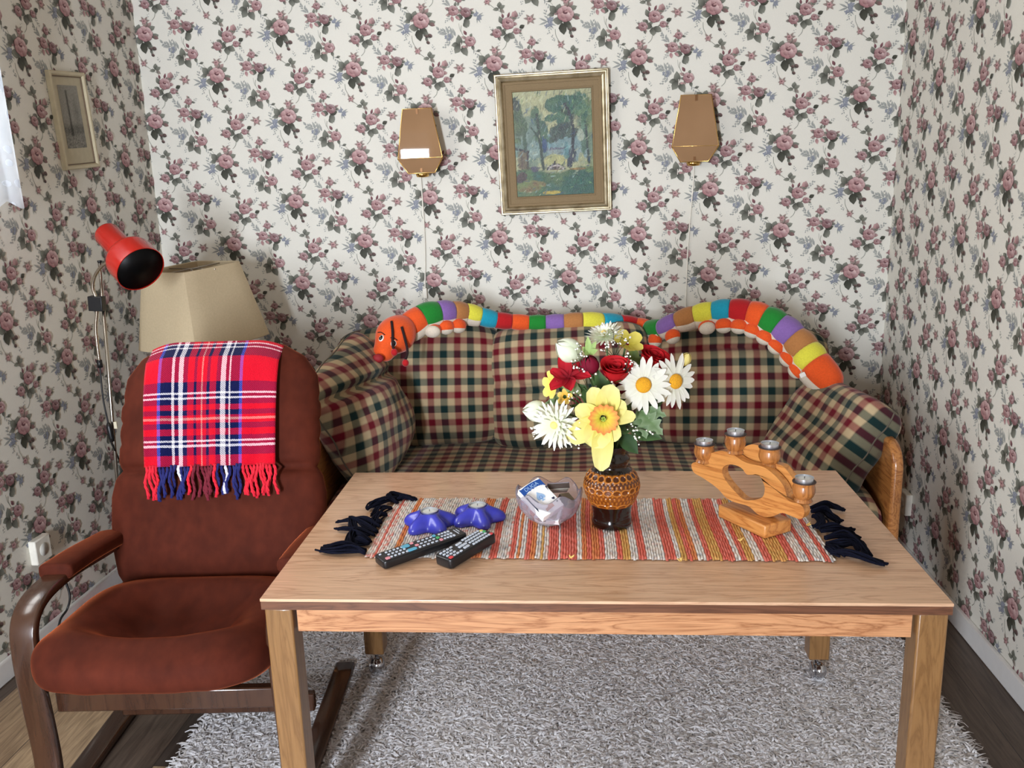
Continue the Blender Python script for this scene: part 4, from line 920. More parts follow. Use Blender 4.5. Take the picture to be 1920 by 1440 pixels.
for i in range(8):
    t = i/7; row, cr = [], []
    for k in range(60):
        th = 2*PI*k/60; rr = .008+.022*t**1.3+.0022*t*math.sin(th*15)+.001*t*math.sin(th*7); row.append(M2 @ Vector((rr*math.cos(th), rr*math.sin(th), .002+.017*t+.002*t*math.sin(th*15+1)))); cr.append(lerp(c(230, 214, 84), c(238, 140, 86), max(0, (t-.35)/.65)))
    P.append(row+row[:1]); Cc.append(cr+cr[:1])
tb.grid(P, col=Cc); tb.build('trumpet', pet_m, root)
an = MB()
for k in range(5): th = 1.257*k; an.tube([M2 @ Vector((0, 0, .002)), M2 @ Vector((.004*math.cos(th), .004*math.sin(th), .016))], [.0012, .0022], 6)
an.build('stamens', plain('stamen', c(150, 170, 60), .7), root)
# yellow blooms
def small_bloom(name, label, p, n, r, ca, cb, k=5):
    root, M = flower(name, label, 'flower', p, n); b = MB(); ring(b, M, k, r, r*.95, .35, (ca, cb), fold=.2, base_w=.4); b.build('petals', pet_m, root)
small_bloom('freesia', 'yellow freesia bloom at the top right of the bouquet', F(1176, 645, 1.85), (.35, -.4, .75), .034, c(200, 186, 66), c(240, 226, 116))
small_bloom('pansy', 'yellow pansy-like bloom at the left edge under the red bloom', F(1036, 722, 1.81), (-.7, -.6, .1), .026, c(236, 214, 90), c(240, 232, 130))
small_bloom('primrose', 'tiny yellow bloom above the low gerbera on the left', F(1059, 744, 1.79), (-.2, -.9, .2), .014, c(236, 180, 60), c(240, 222, 130), 5)
# foliage
def leaf_blade(b, base, tip, w, nrm, col, lob=0, m=14):
    base, tip = Vector(base), Vector(tip); d = tip-base; L = d.length; M = axes(base, d, Vector(nrm)-d.normalized()*Vector(nrm).dot(d.normalized())); P, Cc = [], []
    for i in range(m+1):
        t = i/m; hw = w*.5*(math.sin(PI*min(1, t**.8*.98+.02))); hw *= (1-lob*.65*(.5+.5*math.cos(t*PI*2*4))) if lob else 1; row, cr = [], []
        for j in range(-3, 4):
            s = j/3; row.append(M @ Vector((L*t, hw*s+(0), -.10*L*t*t+.15*abs(hw*s)))); cr.append(lerp(col[0], col[1], abs(s)*.5+t*.3))
        P.append(row); Cc.append(cr)
    b.grid(P, col=Cc)
DG, MG, LG, GG = c(40, 66, 34), c(84, 116, 62), c(168, 196, 116), c(150, 168, 136)
def spray(label, leaves, name='foliage_stem'):
    root = thing(name, label, 'foliage', (VX, VY, ZR+.10)); o = root.location
    stem_to(root, leaves[0][0], (leaves[0][1]-leaves[0][0]).normalized(), .0018)
    for base, tip, w, nrm, col, lob in leaves:
        b = MB(); leaf_blade(b, base-o, tip-o, w, nrm, col, lob); b.build('leaf', leaf_m, root)
S = lambda u0, v0, y0, u1, v1, y1, w, col, lob=0, nrm=(0, -1, .35): (F(u0, v0, y0), F(u1, v1, y1), w, nrm, col, lob)
spray('deep green leaves filling the middle of the bouquet', [S(1140, 760, 1.81, 1118, 690, 1.80, .034, (DG, MG)), S(1142, 760, 1.81, 1150, 700, 1.80, .034, (DG, MG)), S(1135, 770, 1.82, 1085, 720, 1.80, .036, (DG, MG)), S(1150, 765, 1.82, 1185, 745, 1.81, .034, (DG, MG)), S(1132, 780, 1.83, 1070, 760, 1.80, .034, (DG, MG))])
spray('grey-green lobed leaf with white-edged fingers under the right daisies', [S(1200, 770, 1.80, 1243, 815, 1.77, .052, (MG, GG), 1), S(1196, 770, 1.81, 1212, 822, 1.78, .045, (MG, GG), 1), S(1205, 765, 1.80, 1250, 780, 1.79, .04, (MG, GG), 1)])
spray('broad dark leaves drooping right of the vase mouth', [S(1165, 815, 1.83, 1196, 850, 1.80, .036, (DG, c(58, 90, 46))), S(1180, 800, 1.84, 1240, 822, 1.80, .04, (DG, MG)), S(1160, 800, 1.84, 1190, 800, 1.80, .034, (DG, MG))])
spray('pale star-shaped ivy leaf at the top left of the bouquet', [S(1104, 662, 1.82, 1102, 630, 1.82, .014, (LG, LG)), S(1104, 662, 1.82, 1118, 640, 1.82, .014, (LG, LG)), S(1104, 662, 1.82, 1120, 656, 1.81, .014, (LG, LG)), S(1104, 662, 1.82, 1092, 650, 1.82, .014, (LG, LG)), S(1104, 662, 1.82, 1096, 664, 1.81, .014, (LG, LG))])
spray('pale toothed leaf under the red bloom on the left', [S(1085, 726, 1.80, 1052, 722, 1.78, .034, (GG, LG), .5), S(1088, 728, 1.80, 1072, 736, 1.78, .02, (GG, LG), 0)])
spray('long grey-green leaf above the left tulip', [S(1072, 742, 1.81, 1022, 756, 1.79, .026, (MG, GG)), S(1076, 735, 1.82, 1046, 742, 1.80, .014, (MG, GG))])
spray('olive leaves at the upper right behind the red rose', [S(1190, 690, 1.86, 1186, 640, 1.87, .024, (MG, c(140, 150, 70))), S(1192, 690, 1.86, 1212, 668, 1.86, .03, (MG, c(128, 146, 80))), S(1215, 760, 1.85, 1246, 745, 1.84, .03, (DG, MG))])
wire = plain('dark_wire', c(64, 60, 40), .6); dot_m = plain('gypsophila_white', c(240, 240, 230), .7)
def baby_breath(label, base, tips):
    root = thing('gypsophila', label, 'flower', (VX, VY, ZR+.10), 0, 'sprigs of baby\'s breath in the vase'); o = root.location; b = MB(); d = MB()
    base = Vector(base); stem_to(root, base, Vector((0, 0, 1)), .0012)
    for t_ in tips:
        t_ = Vector(t_); b.tube([base-o, base.lerp(t_, .5)-o+Vector((0, 0, .004)), t_-o], .0007, 5)
        for k in range(4):
            q = t_+Vector((R.uniform(-.009, .009), R.uniform(-.006, .006), R.uniform(-.008, .010))); b.tube([t_-o, q-o], .0005, 4); r_ = R.uniform(.0014, .0028); d.ell(q-o, (r_, r_, r_*.9), None, 8, 6)
    b.build('twigs', wire, root); d.build('blossoms', dot_m, root)
baby_breath('sprig of tiny white blossoms between the tulip and the rosebud', F(1102, 730, 1.80), [F(u, v, 1.79) for u, v in ((1088, 650), (1083, 664), (1097, 668), (1090, 690), (1110, 705), (1118, 725), (1080, 684))])
baby_breath('sprig of tiny white blossoms over the yellow freesia', F(1152, 672, 1.84), [F(u, v, 1.82) for u, v in ((1150, 622), (1166, 632), (1178, 640), (1160, 648), (1144, 640), (1135, 652), (1128, 658))])
baby_breath('sprig of tiny white blossoms right of the vase mouth', F(1172, 800, 1.81), [F(u, v, 1.78) for u, v in ((1190, 806), (1196, 818), (1199, 828), (1184, 800), (1214, 808), (1228, 812))])
baby_breath('sprig of tiny white blossoms beside the low gerbera', F(1075, 790, 1.79), [F(u, v, 1.75) for u, v in ((1000, 806), (1006, 815), (1070, 745), (1082, 738), (1078, 800), (1078, 838))])
baby_breath('sprig of tiny white blossoms between the red rose and the front daisy', F(1160, 740, 1.81), [F(u, v, 1.78) for u, v in ((1180, 668), (1186, 676), (1178, 690), (1150, 720), (1152, 712), (1188, 684))])
# ------------------------------------------------------------------ glass bowl and what lies in it
BXc, BYc = -.0945, 1.868
def glass_mat():
    t = NT('pressed_glass'); t.set(Roughness=.12, IOR=1.2, Transmission_Weight=.88); t.b.inputs['Base Color'].default_value = c(240, 238, 250)
    v = t.n('ShaderNodeTexVoronoi'); t.l(t.coord('Object'), v.inputs['Vector']); v.inputs['Scale'].default_value = 55; t.bump(v.outputs[0], .35, .004); return t.m
def bowl():
    b = MB(); lob = lambda th: .5+.5*math.cos(th*6+.6)
    prof = [(.001, .004), (.026, .004), (.030, 0), (.033, .001), (.038, .006), (.053, .016), (.067, .034), (.0735, .054), (.0755, .072), (.0750, .084), (.073, .0875), (.0705, .085), (.0705, .072), (.0685, .054), (.062, .036), (.048, .020), (.03, .013), (.001, .011)]
    def fn(r, z, th, i):
        k = max(0, (z-.045)/.042); L = lob(th); return (r*(1+.012*k*L)+.0012*math.sin(th*12)*min(1, z/.03)*(3 < i < 11), z+(.017*L-.019)*k**1.4)
    b.lathe(prof, 120, None, fn); return b
bw = bowl().build('glass_bowl', glass_mat()); bw.location = (BXc, BYc, ZR); tag(bw, 'clear pressed-glass bowl with wavy rim full of card boxes and matchboxes', 'bowl')
wht = plain('white_card', c(240, 240, 238), .5, var=.01); blue_p = plain('print_blue', c(30, 76, 150), .45, var=.02); pblue = plain('print_pale_blue', c(150, 180, 214), .5, var=.02); ink = plain('print_navy', c(28, 36, 66), .5); tan = plain('print_tan', c(190, 130, 104), .5)
def text_mesh(name, s, size, mat, parent, M, ext=.0002):
    cu = bpy.data.curves.new('lettering', 'FONT'); cu.body = s; cu.size = size; cu.align_x = 'CENTER'; cu.align_y = 'CENTER'; cu.extrude = ext
    to = bpy.data.objects.new('lettering', cu); COL.objects.link(to); dg = bpy.context.evaluated_depsgraph_get(); dg.update()
    me = bpy.data.meshes.new_from_object(to.evaluated_get(dg)); bpy.data.objects.remove(to); bpy.data.curves.remove(cu)
    me.materials.clear(); me.materials.append(mat); me.transform(M); o = bpy.data.objects.new(name, me); COL.objects.link(o); o.parent = parent; return o
TL, TRc, BR = W(973.5, 921, 1.826), W(1013.7, 895.5, 1.866), W(1054.3, 941.5, 1.822)
ex = (TRc-TL).normalized(); ey = (BR-TRc); ey = (ey-ex*ey.dot(ex)).normalized()*-1; CM = axes((0, 0, 0), ex, ex.cross(ey)); cw, ch = .060, .089
CM.translation = TL+ex*cw/2-ey*(ch/2-.004)
ez = CM.to_3x3() @ Vector((0, 0, 1))
cb = thing('card_box', 'white and blue playing-card box leaning in the glass bowl', 'card box'); cb.matrix_world = CM
MB().box(0, 0, -.0095, cw, ch, .018).build('carton', wht, cb, smooth=False, bevel=.0008)
bn_ = [(-.0298, .0415), (.0298, .0415), (.0298, .0255)]+[(.0225*q, .0285-.004*(1-q*q)+.004) for q in np.linspace(1, -1, 12)]+[(-.0298, .0255)]
bn_ = [(-.0298, .0425)]+[(.0298*q, .0425-.0035*q*q+.0) for q in np.linspace(-1, 1, 13)][1:-1]+[(.0298, .039), (.0298, .018), (.0262, .022)]+[(.0262*q, .0235-.0035*q*q+.003) for q in np.linspace(1, -1, 13)]+[(-.0262, .022), (-.0298, .018)]
MB().prism(bn_, 0, .0003).build('blue_banner', blue_p, cb, smooth=False)
for s in (-1, 1): MB().prism([(s*.0298, .018), (s*.0298, -.028), (s*.0262, -.020), (s*.0262, .016)] if s < 0 else [(s*.0262, .016), (s*.0262, .004), (s*.0298, .018)], 0, .0003).build('banner_tail', ink, cb, smooth=False)
text_mesh('brand_lettering', 'DUGA', .0135, pblue, cb, Matrix.Translation((0, .0335, .0004)))
sl = MB()
for k in range(14):
    if k in (4, 7): continue
    q = -1+2*k/13; sl.box(.020*q, .0262-.0025*q*q, .0004, .0018+.0006*(k % 3), .0030, .0004)
sl.build('small_print', wht, cb, smooth=False)
spade = [(0, .016), (.004, .010), (.0085, .005), (.0105, .000), (.0095, -.0045), (.006, -.006), (.0025, -.0045), (.0022, -.007), (.0045, -.0105), (-.0045, -.0105), (-.0022, -.007), (-.0025, -.0045), (-.006, -.006), (-.0095, -.0045), (-.0105, .0), (-.0085, .005), (-.004, .010)]
MB().prism(spade, 0, .0003).build('spade_emblem', pblue, cb, smooth=False)
MB().prism([(.0045*math.cos(2*PI*k/20), -.0005+.0045*math.sin(2*PI*k/20)) for k in range(20)], 0, .0004).build('emblem_disc', plain('print_mid_blue', c(96, 140, 196), .5), cb, smooth=False)
text_mesh('emblem_lettering', 'G', .006, wht, cb, Matrix.Translation((0, -.0005, .0005)))
heart = [(0, -.004), (.0035, 0), (.0036, .002), (.0020, .0032), (0, .0018), (-.0020, .0032), (-.0036, .002), (-.0035, 0)]
MB().prism([(x+.0215, y-.018) for x, y in heart], 0, .0003).build('heart_mark', ink, cb, smooth=False)
text_mesh('number_lettering', '8', .012, ink, cb, Matrix.Translation((.0215, -.029, .0003)))
MB().prism([(-.012, -.030), (.010, -.027), (.010, -.034), (-.012, -.037)], 0, .0003).build('tan_strip', tan, cb, smooth=False)
def small_box(name, label, ctr, ex, ez, dims, mat, grp, kids=()):
    M = axes(ctr, ex, ez); r = thing(name, label, 'box', (0, 0, 0), 0, grp); r.matrix_world = M
    MB().box(0, 0, 0, *dims).build('carton', mat, r, smooth=False, bevel=.0006)
    for nm, (x, y, z, a, b_, d), m in kids: MB().box(x, y, z, a, b_, d).build(nm, m, r, smooth=False)
grey_c = plain('grey_card', c(186, 182, 168), .7); strk = plain('striker', c(70, 58, 52), .9); olive = plain('olive_card', c(128, 116, 96), .8)
small_box('matchbox', 'grey matchbox with blue printed top at the back of the glass bowl', W(1046, 915, 1.888), (.85, .30, .20), (-.1, .55, .8), (.046, .034, .014), grey_c, 'boxes in the glass bowl', [('printed_label', (0, 0, .0072, .050, .033, .0006), blue_p), ('striker_strip', (0, -.0172, 0, .05, .0006, .012), strk)])
small_box('matchbox', 'olive matchbox at the right side of the glass bowl', W(1064, 938, 1.858), (.6, -.6, .1), (.4, -.2, .9), (.036, .028, .014), olive, 'boxes in the glass bowl', [('striker_strip', (0, -.0142, 0, .034, .0006, .012), strk)])
small_box('card_box', 'second white card box with navy corner lying low in the front of the glass bowl', W(1030, 962, 1.838), (.95, -.25, -.05), (-.1, -.6, .8), (.056, .044, .016), wht, 'boxes in the glass bowl', [('navy_corner', (-.018, .012, .0082, .018, .018, .0006), ink), ('grey_print', (.01, -.004, .0082, .02, .024, .0006), grey_c)])
# ------------------------------------------------------------------ blue star candle holders and tea lights
glaze = plain('cobalt_glaze', c(54, 58, 168), .3, var=.05, coat=.25); tin = plain('tealight_tin', c(214, 216, 222), .3, .9, var=.03); wax = plain('tealight_wax', c(226, 232, 232), .5, var=.02); wick = plain('wick', c(40, 36, 32), .9); rubber = plain('dark_recess', c(24, 22, 40), .6)
def tealight(label, loc, grp, r=.0185, h=.014):
    o = thing('tealight', label, 'candle', loc, 0, grp)
    MB().lathe([(r*.96, 0), (r, .001), (r, h), (r*1.04, h+.0006), (r*.97, h+.0004), (r*.96, h*.5)], 36).build('tin_cup', tin, o, auto=40)
    MB().lathe([(.0005, h*.82), (r*.5, h*.80), (r*.97, h*.84), (r*.97, 0), (.0005, 0)][::-1], 36).build('wax', wax, o); MB().tube([(0, 0, h*.8), (.0005, 0, h*.8+.005)], .0007, 6).build('wick', wick, o)
def star(label, x, y, rz):
    r0 = thing('star_candle_holder', label, 'candle holder', (x, y, ZR), rz, 'blue star candle holders on the runner'); b = MB(); n = 120; P = []
    stn = [(.30, .024), (.30, .035), (.33, .0365), (.40, .0355), (.55, .031), (.74, .026), (.90, .019), (.985, .011), (1.0, .007), (.985, .003), (.96, 0), (.3, 0)]
    for q, z in stn:
        row = []
        for k in range(n):
            th = 2*PI*k/n; lobe = (.5+.5*math.cos(5*th)); R_ = .041+.025*lobe**1.1; inner = .0205; rr = inner+(R_-inner)*max(0, (q-.30)/.70); zz = z*(1-.25*(1-lobe)*(q > .4))
            row.append(Vector((rr*math.cos(th), rr*math.sin(th), zz)))
        P.append(row)
    b.grid(P, closeu=True); b.F += [tuple((len(stn)-1)*n+k for k in range(n-1, -1, -1)), tuple(range(n))]; b.build('body', glaze, r0)
star('blue star-shaped candle holder standing nearer the navy fringe', -.368, 1.835, .35); star('blue star-shaped candle holder standing nearer the glass bowl', -.262, 1.872, .1)
tealight('white tea light in the blue star nearer the navy fringe', (-.368, 1.835, ZR+.0245), 'tea lights in the blue stars', .0195); tealight('white tea light in the blue star nearer the glass bowl', (-.262, 1.872, ZR+.0245), 'tea lights in the blue stars', .0195)
# ------------------------------------------------------------------ remote controls
rem = plain('remote_black', c(18, 18, 21), .35, var=.04); kb = plain('key_grey', c(196, 204, 216), .5); kd = plain('key_dark', c(40, 42, 50), .5); kc = plain('key_cyan', c(96, 176, 206), .5); kp = plain('key_pink', c(226, 150, 160), .5); kr = plain('key_red', c(216, 70, 74), .5); kg = plain('key_green', c(80, 176, 110), .5); ky = plain('key_yellow', c(216, 206, 110), .5)
def remote(label, p0, p1, wid, thk, keys, tilt=0):
    p0, p1 = Vector(p0), Vector(p1); d = p1-p0; L = d.length; o = thing('remote_control', label, 'remote control', p0, math.atan2(d.y, d.x), 'remote controls on the table'); o.rotation_euler[1] = -math.asin((p1.z-p0.z)/L)
    b = MB(); b.prism([(0, -wid/2+.006), (.006, -wid/2), (L-.006, -wid/2), (L, -wid/2+.006), (L, wid/2-.006), (L-.006, wid/2), (.006, wid/2), (0, wid/2-.006)], 0, thk); b.build('housing', rem, o, bevel=.004, seg=3)
    groups = {}
    for x, y, a, e, m in keys: groups.setdefault(m, []).append((x, y, a*(.84 if m == 'a' else 1), e*(.84 if m == 'a' else 1)))
    for m, ks in groups.items():
        kbld = MB()
        for x, y, a, e in ks: kbld.prism([(L*x+a*.5*math.copysign(abs(math.cos(t_))**.5, math.cos(t_)), wid*y+e*.5*math.copysign(abs(math.sin(t_))**.5, math.sin(t_))) for t_ in np.linspace(0, 2*PI, 16, endpoint=False)], thk-.001, thk+.0016)
        kbld.build({'a': 'keypad', 'd': 'dark_keys', 'c': 'cyan_keys', 'p': 'pink_keys', 'r': 'red_keys', 'g': 'green_key', 'y': 'yellow_key', 'P': 'power_button'}[m], {'a': kb, 'd': kd, 'c': kc, 'p': kp, 'r': kr, 'g': kg, 'y': ky, 'P': kp if thk < .0195 else kr}[m], o, smooth=False)
    return o
K1 = [(.075, -.28, .010, .009, 'P'), (.05, .25, .006, .005, 'a')]
for i in range(5):
    for j in range(3): K1.append((.12+.045*i, (.26, 0, -.26)[j], .006, .006, 'a'))
K1 += [(.34, .22, .018, .013, 'c'), (.36, -.24, .022, .010, 'c'), (.42, .3, .008, .007, 'p'), (.445, -.02, .008, .008, 'p'), (.45, -.26, .006, .007, 'a')]
for i in range(4):
    for j in range(3): K1.append((.50+.05*i, (.26, 0, -.26)[j], .007, .005, 'a'))
K1 += [(.69, .3, .007, .009, 'c'), (.70, 0.02, .007, .009, 'g'), (.705, -.26, .007, .009, 'p')]
for i in range(4):
    for j in range(3): K1.append((.75+.037*i, (.26, 0, -.26)[j], .006, .009 if i > 1 else .006, 'a'))
ra, rb = W(711, 1060, TZ+.003, 2), W(868, 1011, ZR+.002, 2); ra.z, rb.z = TZ+.0012, ZR+.0065
r1 = remote('long black remote control with two cyan keys, nearer the fringe', ra, rb, .050, .018, K1)
L1_ = (rb-ra).length
lg = MB(); lg.box(L1_*.925, 0, .0182, .0022, .024, .0008); lg.box(L1_*.955, .004, .0182, .0014, .016, .0008); lg.build('logo_mark', kb, r1, smooth=False)
K2 = [(.07, -.32, .009, .008, 'P'), (.93, -.34, .008, .008, 'r'), (.93, 0.06, .008, .008, 'g'), (.93, .22, .007, .007, 'y')]
for i, x in enumerate((.08, .15, .22, .29)):
    for j, y in enumerate((.3, .1, -.1, -.3)):
        if (i, j) in ((0, 3), (3, 2), (3, 1)): continue
        K2.append((x, y, .008, .006, 'a'))
for a in range(6): K2.append((.43+.055*math.cos(a*PI/3), .27*math.sin(a*PI/3), .010, .008, 'a'))
K2.append((.43, 0, .009, .009, 'a'))
for i in range(7):
    for j in range(4): K2.append((.555+.056*i, (.33, .11, -.11, -.33)[j], .007, .0068, 'a'))
ra, rb = W(831, 1062, TZ+.003, 2), W(917, 1015, ZR+.002, 2); ra.z, rb.z = TZ+.0012, ZR+.0065
remote('short black remote control full of grey keys, on the runner edge', ra, rb, .049, .022, K2)
# ------------------------------------------------------------------ wooden candelabrum
cand = wood('oiled_larch', c(212, 146, 78), c(178, 110, 52), (1.2, 9, 14), .4, .12, .2, .4, 2.0, (0, 0, math.radians(50)))
HC = Vector((.362, 1.855, 0)); hd_a = Vector((.707, -.707, 0)); hnn = Vector((-.707, -.707, 0))   # along the board, towards the room
ho = thing('candelabrum', 'curved light wooden candle holder with four turned cups, on the right of the runner', 'candle holder', (HC.x, HC.y, ZR))
HM_ = Matrix((hd_a, Vector((0, 0, 1)), -hnn)).transposed().to_4x4()
base_c = Vector((.364, 1.854, 0))-HC; BM = Matrix.Translation((base_c.x, base_c.y, 0)) @ Matrix.Rotation(math.atan2(-.116, .075), 4, 'Z')
MB().box(0, 0, .0155, .150, .078, .031, BM).build('base_block', cand, ho, bevel=.004)
def board_pt(u, v):
    o_ = Vector((0, 0, CAMZ)); d = RT*((u-960)/F_PX)+UP*(-(v-720)/F_PX)+_fw; n = hnn; t_ = (HC-o_).dot(n)/d.dot(n); p = o_+d*t_-Vector((HC.x, HC.y, ZR)); return (p.dot(hd_a), p.z)
def crop4(L): return [board_pt(1280+x/4.8, 770+y/4.8) for x, y in L]
outer = crop4([(105, 470), (160, 455), (222, 480), (235, 420), (280, 375), (380, 352), (480, 385), (560, 440), (640, 470), (750, 495), (830, 550), (900, 620), (945, 690), (968, 780), (1000, 810), (1080, 830), (1120, 880), (1112, 940), (1080, 965), (1000, 935), (920, 908), (850, 935), (780, 945), (700, 920), (620, 850), (500, 815), (420, 775), (340, 690), (260, 630), (200, 590), (125, 545)])
hole = crop4([(390, 500), (440, 475), (500, 480), (560, 510), (600, 562), (650, 566), (700, 562), (740, 610), (765, 690), (740, 770), (640, 795), (570, 785), (500, 720), (430, 640), (385, 560)])
def close_smooth(L, k=4): return [(p.x, p.y) for p in smoothpath([Vector((a, b_, 0)) for a, b_ in L], k, True)]
def ring_board(b, out, hol, d0, d1, n=110):
    out, hol = close_smooth(out), close_smooth(hol); hx = sum(p[0] for p in hol)/len(hol); hz = sum(p[1] for p in hol)/len(hol)
    def resample(L, a0):
        s = [0]
        for i in range(len(L)): s.append(s[-1]+math.dist(L[i], L[(i+1) % len(L)]))
        i0 = min(range(len(L)), key=lambda i: abs(((math.atan2(L[i][1]-hz, L[i][0]-hx)-a0+PI) % (2*PI))-PI)); LL = L[i0:]+L[:i0]; s = [0]
        for i in range(len(LL)): s.append(s[-1]+math.dist(LL[i], LL[(i+1) % len(LL)]))
        LL.append(LL[0]); return [(float(np.interp(q*s[-1]/n, s, [p[0] for p in LL])), float(np.interp(q*s[-1]/n, s, [p[1] for p in LL]))) for q in range(n)]
    area = lambda L: sum(L[i][0]*L[(i+1) % len(L)][1]-L[(i+1) % len(L)][0]*L[i][1] for i in range(len(L)))
    if area(out) < 0: out = out[::-1]
    if area(hol) < 0: hol = hol[::-1]
    o_ = resample(out, PI*.9); h_ = resample(hol, PI*.9); V = []
    for L in (o_, h_):
        for d in (d0, d1): V += [HM_ @ Vector((x, z, d)) for x, z in L]
    Fs = []
    for i in range(n):
        j = (i+1) % n; Fs += [(i, j, n+j, n+i), (2*n+j, 2*n+i, 3*n+i, 3*n+j), (i, 2*n+i, 2*n+j, j), (n+j, 3*n+j, 3*n+i, n+i)]
    b.add(V, Fs)
fb = MB(); ring_board(fb, outer, hole, -.011, .011); fbo = fb.build('front_board', cand, ho, smooth=True, auto=35)
# twin board behind: the same curve turned end for end
back = crop4([(500, 400), (520, 340), (590, 318), (650, 335), (675, 390), (690, 460), (760, 490), (850, 510), (910, 570), (965, 660), (940, 720), (880, 690), (800, 640), (740, 590), (690, 545), (640, 560), (590, 560), (545, 500)])
bb_ = MB(); bb_.prism(close_smooth(back), .017, .036, HM_); bb_.build('back_board', cand, ho, smooth=True, auto=35)
cupw = wood('turned_larch', c(184, 120, 62), c(134, 78, 36), (9, 9, 1.2), .32, .2, .4); scorch = plain('scorched_rim', c(62, 44, 38), .6)
def cup(u, v, y, k):
    p = W(u, v, y)-ho.location; C = MB(); C.lathe([(.001, 0), (.016, 0), (.0195, .003), (.0175, .007), (.0160, .009), (.0205, .015), (.0235, .023), (.0238, .030), (.0220, .037), (.0218, .040), (.0240, .044), (.0238, .0455), (.020, .0455), (.0195, .040), (.001, .040)], 40, Matrix.Translation(p))
    o = C.build('candle_cup', cupw, ho, auto=50); MB().lathe([(.0203, .0448), (.0243, .0448), (.0243, .0462), (.0200, .0462)], 40, Matrix.Translation(p)).build('cup_rim', scorch, o); return ho.location+p
for k, (u, v, y, lab) in enumerate(((1320, 867, 1.945, 'left'), (1378, 850, 1.90, 'tallest'), (1442, 875, 1.85, 'right back'), (1506, 941, 1.76, 'front'))):
    q = cup(u, v, y, k); tealight({'left': 'tea light in the farthest left cup of the wooden candelabrum', 'tallest': 'tea light in the highest cup of the wooden candelabrum', 'right back': 'tea light in the cup right of the highest one on the candelabrum', 'front': 'tea light in the lowest front cup of the wooden candelabrum'}[lab], q+Vector((0, 0, .0405)), 'tea lights in the candelabrum', .0188)
# ------------------------------------------------------------------ pictures
def frame_mesh(w, h, prof):
    """mitred frame around w x h (outer size); prof: (inset, height)"""
    b = MB(); P = []
    for sx, sz in ((-1, -1), (1, -1), (1, 1), (-1, 1)): P.append([Vector((sx*(w/2-i), -y, sz*(h/2-i))) for i, y in prof])
    n = len(prof); V = [v for r in P for v in r]; return b.add(V, [(i*n+j, i*n+j+1, ((i+1) % 4)*n+j+1, ((i+1) % 4)*n+j) for i in range(4) for j in range(n-1)])
gilt = NT('silver_gilt'); gilt.set(Roughness=.36, Metallic=.75); nz = gilt.noise(gilt.coord('Object', (1, 1, 1)), 26, 5); gilt.base(gilt.ramp(nz, [(.3, c(150, 136, 108)), (.6, c(200, 188, 160))])); gilt = gilt.m
liner_m = plain('linen_liner', c(134, 114, 84), .85, var=.06, vs=300); darkw = plain('dark_frame_edge', c(70, 52, 36), .5)
pw_, ph_ = .419, .507
pic = thing('landscape_painting', 'oil landscape of trees and a rowing boat in a silver-gilt frame on the wall', 'painting', (-.1245, D_-.013, 1.504)); pic.rotation_euler = (math.radians(2.5), math.radians(-1.2), 0)
frame_mesh(pw_, ph_, [(0, 0), (0, .018), (.003, .022), (.006, .022), (.009, .017), (.012, .016), (.0155, .022), (.020, .0245), (.025, .022), (.028, .016), (.030, .010), (.030, .004)]).build('frame', gilt, pic, auto=30)
frame_mesh(pw_-.058, ph_-.058, [(0, .008), (0, .0105), (.008, .0105), (.010, .0085), (.028, .0075), (.031, .0095), (.034, .0085), (.036, .004)]).build('liner', liner_m, pic, auto=30)
